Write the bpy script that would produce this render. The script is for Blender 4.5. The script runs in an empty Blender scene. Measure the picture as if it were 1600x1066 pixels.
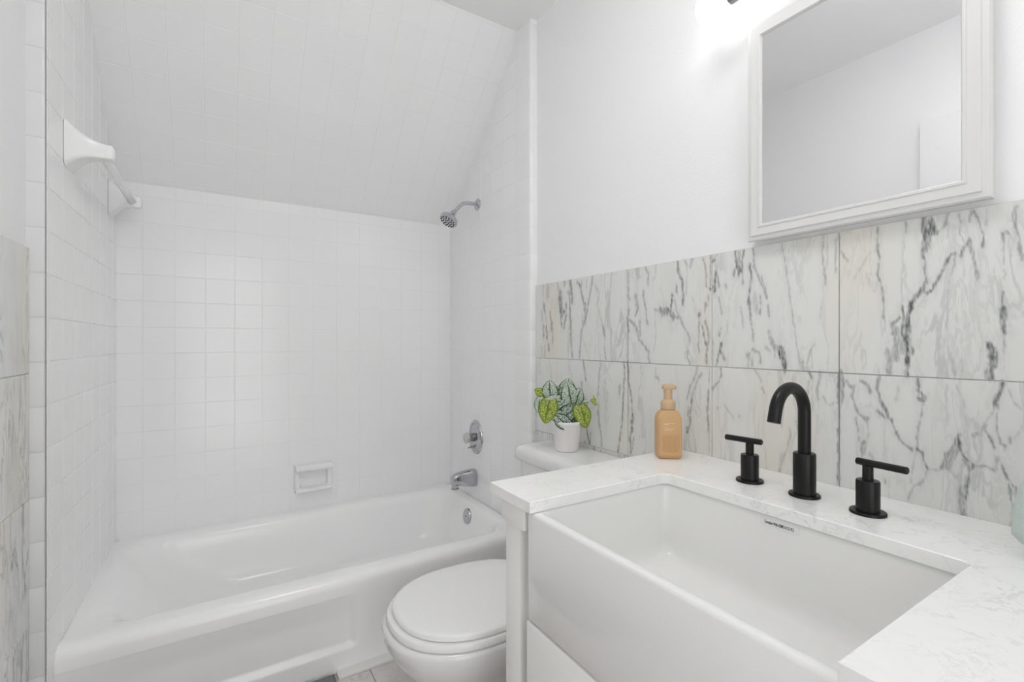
import bpy, bmesh, math, random
import numpy as np
from mathutils import Vector, Matrix, noise
random.seed(7)
R = math.radians
PI = math.pi
SC = bpy.context.scene
COL = SC.collection

# ------------------------------------------------------------------ camera, world, lights, exposure
H = 1.11                                     # eye height above the floor
cam_d = bpy.data.cameras.new('camera'); cam = bpy.data.objects.new('camera', cam_d); COL.objects.link(cam)
cam.location = (0, 0, H)
cam.rotation_euler = (R(90), 0, R(-31.81))
cam_d.sensor_width = 36; cam_d.lens = 740 / 1600 * 36; cam_d.clip_start = 0.02
cam_d.shift_y = 0.0006
SC.camera = cam

w = bpy.data.worlds.new('world'); SC.world = w; w.use_nodes = True
w.node_tree.nodes['Background'].inputs[0].default_value = (0.985, 0.99, 1.0, 1)
w.node_tree.nodes['Background'].inputs[1].default_value = 2.4

# fill light enters by an added, unseen doorway behind the camera: a portal guides the sampling of it
l = bpy.data.lights.new('fill_doorway_portal', 'AREA'); l.shape = 'RECTANGLE'; l.size = 0.84; l.size_y = 2.05; l.cycles.is_portal = True
lo = bpy.data.objects.new('fill_doorway_portal', l); COL.objects.link(lo); lo.location = (0.12, -1.15, 1.025); lo.rotation_euler = (R(90), 0, 0)
FILL_LAMP = 9.4  # strength of the added ceiling lamp, an unseen source of fill light
BULB = 2.9

SC.cycles.max_bounces = 16; SC.cycles.diffuse_bounces = 12; SC.cycles.glossy_bounces = 6   # white room: light bounces many times
vs = SC.view_settings
vs.view_transform = 'Standard'; vs.look = 'None'; vs.exposure = 0.03; vs.gamma = 1.0; vs.use_curve_mapping = False

# ------------------------------------------------------------------ helpers
def V(*a): return Vector(a)
def lerp(a, b, t): return a + (b - a) * t
def sstep(a, b, x):
    t = max(0.0, min(1.0, (x - a) / (b - a))); return t * t * (3 - 2 * t)

def mesh_obj(name, bm, mats, parent=None, smooth=True, angle=35):
    bmesh.ops.recalc_face_normals(bm, faces=bm.faces[:])
    me = bpy.data.meshes.new(name); bm.to_mesh(me); bm.free()
    for m in (mats if isinstance(mats, (list, tuple)) else [mats]): me.materials.append(m)
    if smooth:
        me.polygons.foreach_set('use_smooth', [True] * len(me.polygons))
        me.set_sharp_from_angle(angle=R(angle))
    o = bpy.data.objects.new(name, me); COL.objects.link(o)
    if parent: o.parent = parent; o.matrix_parent_inverse = Matrix.Translation(-parent.location) if not parent.rotation_euler.z else parent.matrix_basis.inverted()
    return o
def thing(name, loc, label, cat, group=None):
    o = bpy.data.objects.new(name, None); COL.objects.link(o); o.location = loc; o.empty_display_size = 0.05
    return tag(o, label, cat, group)
def tag(o, label, cat, group=None):
    o['label'] = label; o['category'] = cat
    if group: o['group'] = group
    return o
def struct(o): o['kind'] = 'structure'; return o

def box(bm, lo, hi, bevel=0.0, seg=2, mat=0, M=None):
    lo = Vector(lo); hi = Vector(hi); c = (lo + hi) / 2; s = hi - lo
    r = bmesh.ops.create_cube(bm, size=1.0, matrix=Matrix.Translation(c) @ Matrix.Diagonal((s.x, s.y, s.z, 1)))
    vs_ = r['verts']; fs = set()
    for v in vs_:
        for f in v.link_faces: fs.add(f)
    if bevel:
        es = set(e for f in fs for e in f.edges)
        b = bmesh.ops.bevel(bm, geom=list(es), offset=bevel, segments=seg, affect='EDGES', profile=0.5)
        vs_ = set(v for f in b['faces'] for v in f.verts) | set(v for v in vs_ if v.is_valid)
        fs = set(f for v in vs_ for f in v.link_faces)
    for f in fs: f.material_index = mat
    if M is not None: bmesh.ops.transform(bm, matrix=M, verts=list(vs_))
    return list(vs_)

def loft(bm, rings, cap0=True, cap1=True, closed=True, mat=0):
    rows = [[bm.verts.new(p) for p in r] for r in rings]
    n = len(rows[0])
    for a, b in zip(rows, rows[1:]):
        for i in range(n if closed else n - 1):
            j = (i + 1) % n
            f = bm.faces.new((a[i], a[j], b[j], b[i])); f.material_index = mat
    if cap0: bm.faces.new(list(reversed(rows[0]))).material_index = mat
    if cap1: bm.faces.new(rows[-1]).material_index = mat
    return rows

def frame(axis):
    axis = Vector(axis).normalized()
    t = Vector((0, 0, 1)) if abs(axis.z) < 0.9 else Vector((1, 0, 0))
    u = axis.cross(t).normalized(); v = axis.cross(u).normalized()
    return axis, u, v
def lathe(bm, origin, axis, prof, n=40, cap0=True, cap1=True, mat=0, sq=1.0):
    """prof: list of (radius, distance along axis)"""
    o = Vector(origin); a, u, v = frame(axis)
    rings = [[o + a * h + (u * math.cos(2 * PI * i / n) + v * sq * math.sin(2 * PI * i / n)) * r for i in range(n)] for r, h in prof]
    return loft(bm, rings, cap0, cap1, True, mat)
def tube(bm, pts, rad, n=16, cap=True, mat=0, flat=1.0):
    pts = [Vector(p) for p in pts]; rings = []; up = None
    for i, p in enumerate(pts):
        d = (pts[min(i + 1, len(pts) - 1)] - pts[max(i - 1, 0)]).normalized()
        if up is None: _, up, _ = frame(d)
        up = (up - d * up.dot(d)).normalized(); s = d.cross(up)
        r = rad[i] if isinstance(rad, (list, tuple)) else rad
        rings.append([p + (up * math.cos(2 * PI * k / n) + s * flat * math.sin(2 * PI * k / n)) * r for k in range(n)])
    return loft(bm, rings, cap, cap, True, mat)
def rrect(x0, x1, y0, y1, r, z, k=8):
    """rounded rectangle ring, counter-clockwise"""
    out = []
    for cx, cy, a0 in ((x1 - r, y1 - r, 0), (x0 + r, y1 - r, 90), (x0 + r, y0 + r, 180), (x1 - r, y0 + r, 270)):
        for i in range(k + 1):
            a = R(a0 + 90 * i / k); out.append(Vector((cx + r * math.cos(a), cy + r * math.sin(a), z)))
    return out

# ------------------------------------------------------------------ materials
def nodes(name):
    m = bpy.data.materials.new(name); m.use_nodes = True
    nt = m.node_tree; return m, nt, nt.nodes['Principled BSDF']
def simple(name, col, rough=0.5, metal=0.0, bump=0.0, bscale=200.0, coat=0.0, spec=0.5):
    m, nt, p = nodes(name)
    p.inputs['Base Color'].default_value = (*col, 1); p.inputs['Roughness'].default_value = rough
    p.inputs['Metallic'].default_value = metal; p.inputs['Specular IOR Level'].default_value = spec
    p.inputs['Coat Weight'].default_value = coat; p.inputs['Coat Roughness'].default_value = 0.05
    if bump:
        N = nt.nodes.new; tc = N('ShaderNodeTexCoord'); n = N('ShaderNodeTexNoise'); b = N('ShaderNodeBump')
        n.inputs['Scale'].default_value = bscale; n.inputs['Detail'].default_value = 3
        b.inputs['Strength'].default_value = bump; b.inputs['Distance'].default_value = 0.002
        L = nt.links.new; L(tc.outputs['Object'], n.inputs['Vector']); L(n.outputs[0], b.inputs['Height']); L(b.outputs[0], p.inputs['Normal'])
    return m
def ramp(nt, stops):
    r = nt.nodes.new('ShaderNodeValToRGB'); e = r.color_ramp.elements
    while len(e) > 1: e.remove(e[-1])
    e[0].position = stops[0][0]; e[0].color = (*stops[0][1], 1)
    for pos, c in stops[1:]:
        x = e.new(pos); x.color = (*c, 1)
    return r
def g(v): return (v, v, v)

def marble(name, base, warm, vein, scale, stretch, amount, rough, thin=0.05, offset=True, drawn=False):
    """vertically streaked calacatta: warped ridged noise veins + smoky patches; 'tile' attribute shifts each slab"""
    m, nt, p = nodes(name); N = nt.nodes.new; L = nt.links.new
    tc = N('ShaderNodeTexCoord'); mp = N('ShaderNodeMapping')
    mp.inputs['Scale'].default_value = (scale, scale, scale * stretch)
    L(tc.outputs['Object'], mp.inputs['Vector']); vec = mp.outputs[0]
    if offset:
        at = N('ShaderNodeAttribute'); at.attribute_name = 'tile'
        ad = N('ShaderNodeVectorMath'); ad.operation = 'ADD'; L(vec, ad.inputs[0]); L(at.outputs['Vector'], ad.inputs[1]); vec = ad.outputs[0]
    wn = N('ShaderNodeTexNoise'); wn.inputs['Scale'].default_value = 1.3; wn.inputs['Detail'].default_value = 4; L(vec, wn.inputs['Vector'])
    wm = N('ShaderNodeVectorMath'); wm.operation = 'MULTIPLY_ADD'; L(wn.outputs['Color'], wm.inputs[0]); wm.inputs[1].default_value = (1.1, 1.1, 1.1); L(vec, wm.inputs[2])
    def ridge(sc, det, width, soft=1.0):
        n = N('ShaderNodeTexNoise'); n.inputs['Scale'].default_value = sc; n.inputs['Detail'].default_value = det; n.inputs['Roughness'].default_value = 0.57
        L(wm.outputs[0], n.inputs['Vector'])
        s = N('ShaderNodeMath'); s.operation = 'SUBTRACT'; L(n.outputs[0], s.inputs[0]); s.inputs[1].default_value = 0.5
        a = N('ShaderNodeMath'); a.operation = 'ABSOLUTE'; L(s.outputs[0], a.inputs[0])
        d = N('ShaderNodeMapRange'); d.interpolation_type = 'SMOOTHSTEP'; L(a.outputs[0], d.inputs[0]); d.inputs[1].default_value = 0; d.inputs[2].default_value = width; d.inputs[3].default_value = 1; d.inputs[4].default_value = 0
        return d.outputs[0]
    def mask(sc, lo, hi):
        n = N('ShaderNodeTexNoise'); n.inputs['Scale'].default_value = sc; n.inputs['Detail'].default_value = 2
        L(vec, n.inputs['Vector'])
        d = N('ShaderNodeMapRange'); L(n.outputs[0], d.inputs[0]); d.inputs[1].default_value = lo; d.inputs[2].default_value = hi
        return d.outputs[0]
    def mul(a, b):
        x = N('ShaderNodeMath'); x.operation = 'MULTIPLY'; x.use_clamp = True; L(a, x.inputs[0])
        if isinstance(b, float): x.inputs[1].default_value = b
        else: L(b, x.inputs[1])
        return x.outputs[0]
    def mx(a, b):
        x = N('ShaderNodeMath'); x.operation = 'MAXIMUM'; L(a, x.inputs[0]); L(b, x.inputs[1]); return x.outputs[0]
    v1 = mul(ridge(1.0, 6, thin), mask(0.9, 0.44, 0.60))
    v4 = mul(mul(ridge(3.6, 5, thin * 1.6), mask(1.2, 0.50, 0.64)), 0.60)
    v2 = mul(mul(ridge(2.1, 6, thin * 1.1), mask(1.5, 0.47, 0.66)), 0.75)
    v3 = mul(mul(ridge(1.2, 3, thin * 3.2), mask(1.1, 0.50, 0.72)), 0.30)
    tot = mul(mx(mx(v1, v2), mx(v3, v4)), amount)
    if drawn:
        dr_ = N('ShaderNodeAttribute'); dr_.attribute_name = 'drawn'; vn_ = N('ShaderNodeAttribute'); vn_.attribute_name = 'vein'
        k_ = N('ShaderNodeMapRange'); L(dr_.outputs['Fac'], k_.inputs[0]); k_.inputs[3].default_value = 1.0; k_.inputs[4].default_value = 0.42
        tot = mx(mul(tot, k_.outputs[0]), vn_.outputs['Fac'])
    wmask = mask(0.7, 0.50, 0.75)
    c0 = N('ShaderNodeMix'); c0.data_type = 'RGBA'; L(wmask, c0.inputs[0]); c0.inputs[6].default_value = (*base, 1); c0.inputs[7].default_value = (*warm, 1)
    c1 = N('ShaderNodeMix'); c1.data_type = 'RGBA'; L(tot, c1.inputs[0]); L(c0.outputs[2], c1.inputs[6]); c1.inputs[7].default_value = (*vein, 1)
    L(c1.outputs[2], p.inputs['Base Color']); p.inputs['Roughness'].default_value = rough
    return m

M = {}
M['paint'] = simple('wall_paint', (0.86, 0.86, 0.865), 0.5, bump=0.25, bscale=150)
M['ceil'] = simple('ceiling_paint', (0.92, 0.92, 0.92), 0.7, bump=0.08, bscale=120)
M['tile'] = simple('white_glazed_tile', (0.89, 0.892, 0.895), 0.14)
M['trimtile'] = simple('bullnose_glazed_tile', (0.87, 0.872, 0.875), 0.14)
M['grout'] = simple('white_grout', (0.87, 0.87, 0.87), 0.8)
M['greygrout'] = simple('aged_grout', (0.62, 0.62, 0.60), 0.9)
M['joint'] = simple('marble_joint', (0.66, 0.66, 0.64), 0.8)
M['shadedreturn'] = simple('shaded_return_tile', (0.74, 0.745, 0.75), 0.16)  # bullnose tile again, its colour darkened to shade the face towards the doorway
M['tub'] = simple('white_enamel', (0.935, 0.935, 0.935), 0.17)
M['china'] = simple('toilet_china', (0.81, 0.81, 0.80), 0.09, coat=0.2)
M['seat'] = simple('seat_plastic', (0.88, 0.88, 0.865), 0.22)
M['sink'] = simple('fireclay', (0.82, 0.82, 0.805), 0.08)
M['cab'] = simple('cabinet_paint', (0.87, 0.87, 0.85), 0.38, bump=0.06, bscale=60)
M['frame'] = simple('frame_paint', (0.73, 0.73, 0.72), 0.35)
M['mirror'] = simple('mirror_silver', (0.86, 0.865, 0.875), 0.0, metal=1.0)
M['chrome'] = simple('chrome', (0.55, 0.55, 0.575), 0.10, metal=1.0)
M['nickel'] = simple('brushed_nickel', (0.32, 0.315, 0.315), 0.25, metal=1.0)
M['darkhole'] = simple('dark_rubber', (0.03, 0.03, 0.035), 0.5)
M['black'] = simple('matte_black_metal', (0.007, 0.0065, 0.0065), 0.34, metal=0.0, spec=0.32)
M['tan'] = simple('tan_plastic', (0.62, 0.385, 0.19), 0.42)
M['tanpump'] = simple('tan_pump_plastic', (0.60, 0.42, 0.255), 0.4)
M['cream'] = simple('cream_print', (0.86, 0.72, 0.52), 0.5)
M['pot'] = simple('white_ceramic', (0.84, 0.82, 0.81), 0.35)
M['soil'] = simple('dark_soil', (0.05, 0.04, 0.03), 0.95, bump=0.8, bscale=300)
M['stem'] = simple('plant_stem', (0.33, 0.30, 0.22), 0.5)
M['towel'] = simple('sage_terry', (0.56, 0.64, 0.61), 0.95, bump=1.0, bscale=300)
M['mat'] = simple('grey_chenille', (0.20, 0.205, 0.20), 0.95, bump=1.0, bscale=250)
M['sticker'] = simple('sticker_paper', (0.80, 0.80, 0.79), 0.45)
M['ink'] = simple('black_ink', (0.02, 0.02, 0.02), 0.6)
M['clear'] = simple('acrylic_knob', (0.58, 0.58, 0.55), 0.12)
M['door'] = simple('door_paint', (0.87, 0.87, 0.87), 0.35)
M['caulk'] = simple('threshold_marble', (0.78, 0.77, 0.75), 0.3)
def glow(name, strength, col):
    m, nt, p = nodes(name); p.inputs['Base Color'].default_value = (0.9, 0.9, 0.9, 1)
    p.inputs['Emission Color'].default_value = (*col, 1); p.inputs['Emission Strength'].default_value = strength; p.inputs['Roughness'].default_value = 0.3
    return m
M['bulb'] = glow('lit_opal_globe', BULB, (1.0, 0.992, 0.985))
M['diff'] = glow('fill_lamp_glow', FILL_LAMP, (1.0, 0.995, 0.99))
M['marble'] = marble('calacatta_marble', (0.745, 0.75, 0.725), (0.73, 0.705, 0.63), (0.065, 0.075, 0.078), 7.0, 0.24, 0.62, 0.16, 0.026, drawn=True)
M['quartz'] = marble('quartz_counter', (0.90, 0.90, 0.885), (0.89, 0.89, 0.87), (0.46, 0.46, 0.46), 9.0, 1.0, 0.32, 0.2, 0.016, offset=False)
M['floor'] = marble('pinkish_marble_floor', (0.70, 0.665, 0.645), (0.66, 0.62, 0.60), (0.40, 0.375, 0.36), 8.0, 1.0, 0.6, 0.3, 0.03)

# ------------------------------------------------------------------ tiled surfaces
def clip(poly, a, b):
    """keep the part of poly left of a->b"""
    out = []; ex, ey = b[0] - a[0], b[1] - a[1]
    side = lambda p: ex * (p[1] - a[1]) - ey * (p[0] - a[0])
    for i in range(len(poly)):
        p, q = poly[i], poly[(i + 1) % len(poly)]; sp, sq = side(p), side(q)
        if sp >= 0: out.append(p)
        if (sp >= 0) != (sq >= 0):
            t = sp / (sp - sq); out.append((p[0] + (q[0] - p[0]) * t, p[1] + (q[1] - p[1]) * t))
    return out
def tiles(bm, O, U, W, N, poly, pu, pv, u0, v0, gap=0.0019, thick=0.0013, bev=0.0011, tilt=0.00024, mat=1, attr=None, holes=(), grid=None):
    """bevelled tiles laid on the plane O + u*U + v*W, cut to the convex outline poly; a backing face shows as grout"""
    O, U, W, N = map(Vector, (O, U, W, N))
    P = lambda u, v, h=0.0: O + U * u + W * v + N * h
    f = bm.faces.new([bm.verts.new(P(*q)) for q in poly]); f.material_index = 0
    us = [q[0] for q in poly]; vv = [q[1] for q in poly]
    for i in range(math.floor((min(us) - u0) / pu), math.ceil((max(us) - u0) / pu)):
        for j in range(math.floor((min(vv) - v0) / pv), math.ceil((max(vv) - v0) / pv)):
            a, b = u0 + i * pu, v0 + j * pv; hg = gap / 2
            c = [(a + hg, b + hg), (a + pu - hg, b + hg), (a + pu - hg, b + pv - hg), (a + hg, b + pv - hg)]
            for k in range(len(poly)):
                c = clip(c, poly[k], poly[(k + 1) % len(poly)])
                if len(c) < 3: break
            if len(c) < 3: continue
            cu = sum(q[0] for q in c) / len(c); cv = sum(q[1] for q in c) / len(c)
            if any(h[0] < cu < h[1] and h[2] < cv < h[3] for h in holes): continue
            ext = min(max(q[0] for q in c) - min(q[0] for q in c), max(q[1] for q in c) - min(q[1] for q in c))
            if ext < 0.004: continue
            s = 1 - 2 * bev / max(ext, 4 * bev)
            tu, tv = random.uniform(-tilt, tilt), random.uniform(-tilt, tilt)
            off = Vector((random.uniform(-40, 40), random.uniform(-40, 40), random.uniform(-40, 40)))
            hh = lambda q: thick + tu * (q[0] - cu) / pu + tv * (q[1] - cv) / pv
            lo = [bm.verts.new(P(*q)) for q in c]
            mid = [bm.verts.new(P(*q, thick * 0.6)) for q in c]
            top = [bm.verts.new(P(cu + (q[0] - cu) * s, cv + (q[1] - cv) * s, hh(q))) for q in c]
            if grid and len(c) == 4:                     # fine mesh on the face, to carry the vein drawing of the slab
                fs = []; ga = max(1, round((c[1][0] - c[0][0]) / grid[0])); gb = max(1, round((c[2][1] - c[1][1]) / grid[1]))
                gv = [[bm.verts.new(top[0].co.lerp(top[1].co, i_ / ga).lerp(top[3].co.lerp(top[2].co, i_ / ga), j_ / gb)) for j_ in range(gb + 1)] for i_ in range(ga + 1)]
                for i_ in range(ga):
                    for j_ in range(gb): fs.append(bm.faces.new((gv[i_][j_], gv[i_ + 1][j_], gv[i_ + 1][j_ + 1], gv[i_][j_ + 1])))
            else: fs = [bm.faces.new(top)]
            for k in range(len(c)):
                m_ = (k + 1) % len(c)
                fs.append(bm.faces.new((lo[k], lo[m_], mid[m_], mid[k]))); fs.append(bm.faces.new((mid[k], mid[m_], top[m_], top[k])))
            for f in fs:
                f.material_index = mat
                if attr is not None:
                    for lp in f.loops: lp[attr] = off

XR = 1.148        # painted sink wall
XM = 1.141        # face of its marble
XE = 1.115        # tiled end wall of the tub recess
XL = -0.398       # left wall
YB = 2.464        # tiled back wall
YR = 1.65         # where the recess starts on the right
YL = 1.60         # and on the left
ZC = 2.472        # ceiling
YN = -1.10        # wall behind the camera
ZRIM = 0.312
YS, ZS = 1.757, 1.762   # the slope runs from (YS, ZC) down to (YB, ZS)

# back wall
bm = bmesh.new()
box(bm, (XL - 0.1, YB + 0.001, 0), (XR + 0.1, YB + 0.1, ZC), mat=0)
tiles(bm, (0, YB, 0), (1, 0, 0), (0, 0, 1), (0, -1, 0), [(-0.356, 0.28), (1.13, 0.28), (1.13, ZS + 0.004), (-0.356, ZS + 0.004)], 0.1096, 0.1080, 0.0628, 0.305)
struct(mesh_obj('wall_back', bm, [M['grout'], M['tile']], smooth=False))
# sloped, tiled part of the ceiling over the tub
bm = bmesh.new()
sl = Vector((0, YS - YB, ZC - ZS)); sl_len = sl.length; sl.normalize(); sn = Vector((0, -sl.z, sl.y)) * 1.0
if sn.z > 0: sn = -sn
tiles(bm, (0, YB, ZS), (1, 0, 0), sl, sn, [(-0.356, 0), (1.13, 0), (1.13, sl_len), (-0.356, sl_len)], 0.1096, 0.1080, 0.0628, 0.02)
struct(mesh_obj('ceiling_slope', bm, [M['grout'], M['tile']], smooth=False))
# tiled end walls
def end_wall(name, xa, ya, xb, yb, nx, phase, zlow):
    bm = bmesh.new(); O = Vector((xa, ya, 0)); U = Vector((xb - xa, yb - ya, 0)); ln = U.length; U.normalize()
    N = Vector((U.y, -U.x, 0)); N = N if N.x * nx > 0 else -N
    uS = (YS - ya) / (yb - ya) * ln
    poly = [(0, 0), (ln, 0), (ln, ZS), (max(uS, 0.0), ZC), (0, ZC)] if uS > 0.001 else [(0, 0), (ln, 0), (ln, ZS), (0, ZC)]
    tiles(bm, O, U, (0, 0, 1), N, poly, 0.1096, 0.1080, phase, 0.305)
    return struct(mesh_obj(name, bm, [M['grout'], M['tile']], smooth=False))
end_wall('wall_tub_left', -0.3605, YL, -0.350, YB + 0.002, 1, 0.02, 0.0)
end_wall('wall_tub_right', XE + 0.005, 1.775, XE + 0.002, YB + 0.002, -1, 0.0, 0.0)

# bullnose trim columns that close the recess left and right
def column(name, pts_front, ztop, z0, pitch, mats):
    """stack of bullnose trim tiles: plan outline pts (x, y), one block per tile"""
    bm = bmesh.new(); z = z0
    while z < ztop:
        a, b = max(z + 0.0008, 0.0), min(z + pitch - 0.0008, ztop)
        if b - a > 0.01:
            cx = sum(p[0] for p in pts_front) / len(pts_front); cy = sum(p[1] for p in pts_front) / len(pts_front)
            ins = lambda s, zz: [Vector((cx + (x - cx) * s, cy + (y - cy) * s, zz)) for x, y in pts_front]
            loft(bm, [ins(0.985, a), ins(1, a + 0.0015), ins(1, b - 0.0015), ins(0.985, b)])
        z += pitch
    ix = [(lerp(x, sum(p[0] for p in pts_front) / len(pts_front), 0.03), lerp(y, sum(p[1] for p in pts_front) / len(pts_front), 0.03)) for x, y in pts_front]
    loft(bm, [[Vector((x, y, 0)) for x, y in ix], [Vector((x, y, ztop)) for x, y in ix]], mat=1)
    return struct(mesh_obj(name, bm, mats, angle=30))
def arc(cx, cy, r, a0, a1, n=6): return [(cx + r * math.cos(R(lerp(a0, a1, i / n))), cy + r * math.sin(R(lerp(a0, a1, i / n)))) for i in range(n + 1)]
# left: a return face looking at the room, rounded where it turns into the recess
column('trim_1', [(XL - 0.02, YL + 0.10)] + [(XL - 0.02, YL)] + arc(-0.3695, YL + 0.0065, 0.0065, 270, 360) + [(-0.363, YL + 0.10)], ZC, 0.0596 + H - 0.1105 * 12, 0.1105, [M['shadedreturn'], M['greygrout']])
# right
column('trim_2', [(XR + 0.02, 1.776), (XR + 0.02, YR)] + [(XE + 0.016, YR)] + arc(XE + 0.012, YR + 0.012, 0.012, 270, 180) + [(XE, 1.772), (XE + 0.004, 1.776)], ZC, 0.045 + H - 0.108 * 12, 0.1080, [M['trimtile'], M['grout']])

# painted walls, ceiling, floor
bm = bmesh.new(); box(bm, (XR, YN - 0.1, 0), (XR + 0.1, YR + 0.06, ZC))
wall_right = struct(mesh_obj('wall_right', bm, M['paint']))
bm = bmesh.new(); box(bm, (XL - 0.1, YN - 0.1, 0), (XL, YL + 0.06, ZC))
wall_left = struct(mesh_obj('wall_left', bm, M['paint']))
bm = bmesh.new()                                                     # wall behind the camera; the doorway is added to let fill light in
box(bm, (XL - 0.1, YN - 0.1, 0), (-0.30, YN, ZC)); box(bm, (0.54, YN - 0.1, 0), (XR + 0.1, YN, ZC)); box(bm, (-0.30, YN - 0.1, 2.05), (0.54, YN, ZC))
struct(mesh_obj('wall_near', bm, M['paint']))
bm = bmesh.new(); box(bm, (XL - 0.1, YN - 0.1, ZC), (XR + 0.1, YB + 0.1, ZC + 0.08))
struct(mesh_obj('ceiling', bm, M['ceil']))
bm = bmesh.new(); box(bm, (XL - 0.1, YN - 0.1, -0.08), (XR + 0.1, YB + 0.1, -0.003))
at = bm.loops.layers.float_vector.new('tile')
tiles(bm, (0, 0, -0.003), (1, 0, 0), (0, 1, 0), (0, 0, 1), [(XL, YN), (XR, YN), (XR, 1.62), (XL, 1.62)], 0.305, 0.305, 0.132, 0.40, gap=0.002, thick=0.003, bev=0.001, attr=at)
struct(mesh_obj('floor', bm, [M['greygrout'], M['floor']]))
bm = bmesh.new(); box(bm, (0.335, 1.615, 0), (XE, 1.656, 0.010), 0.003)
struct(mesh_obj('trim_3', bm, M['caulk']))

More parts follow.
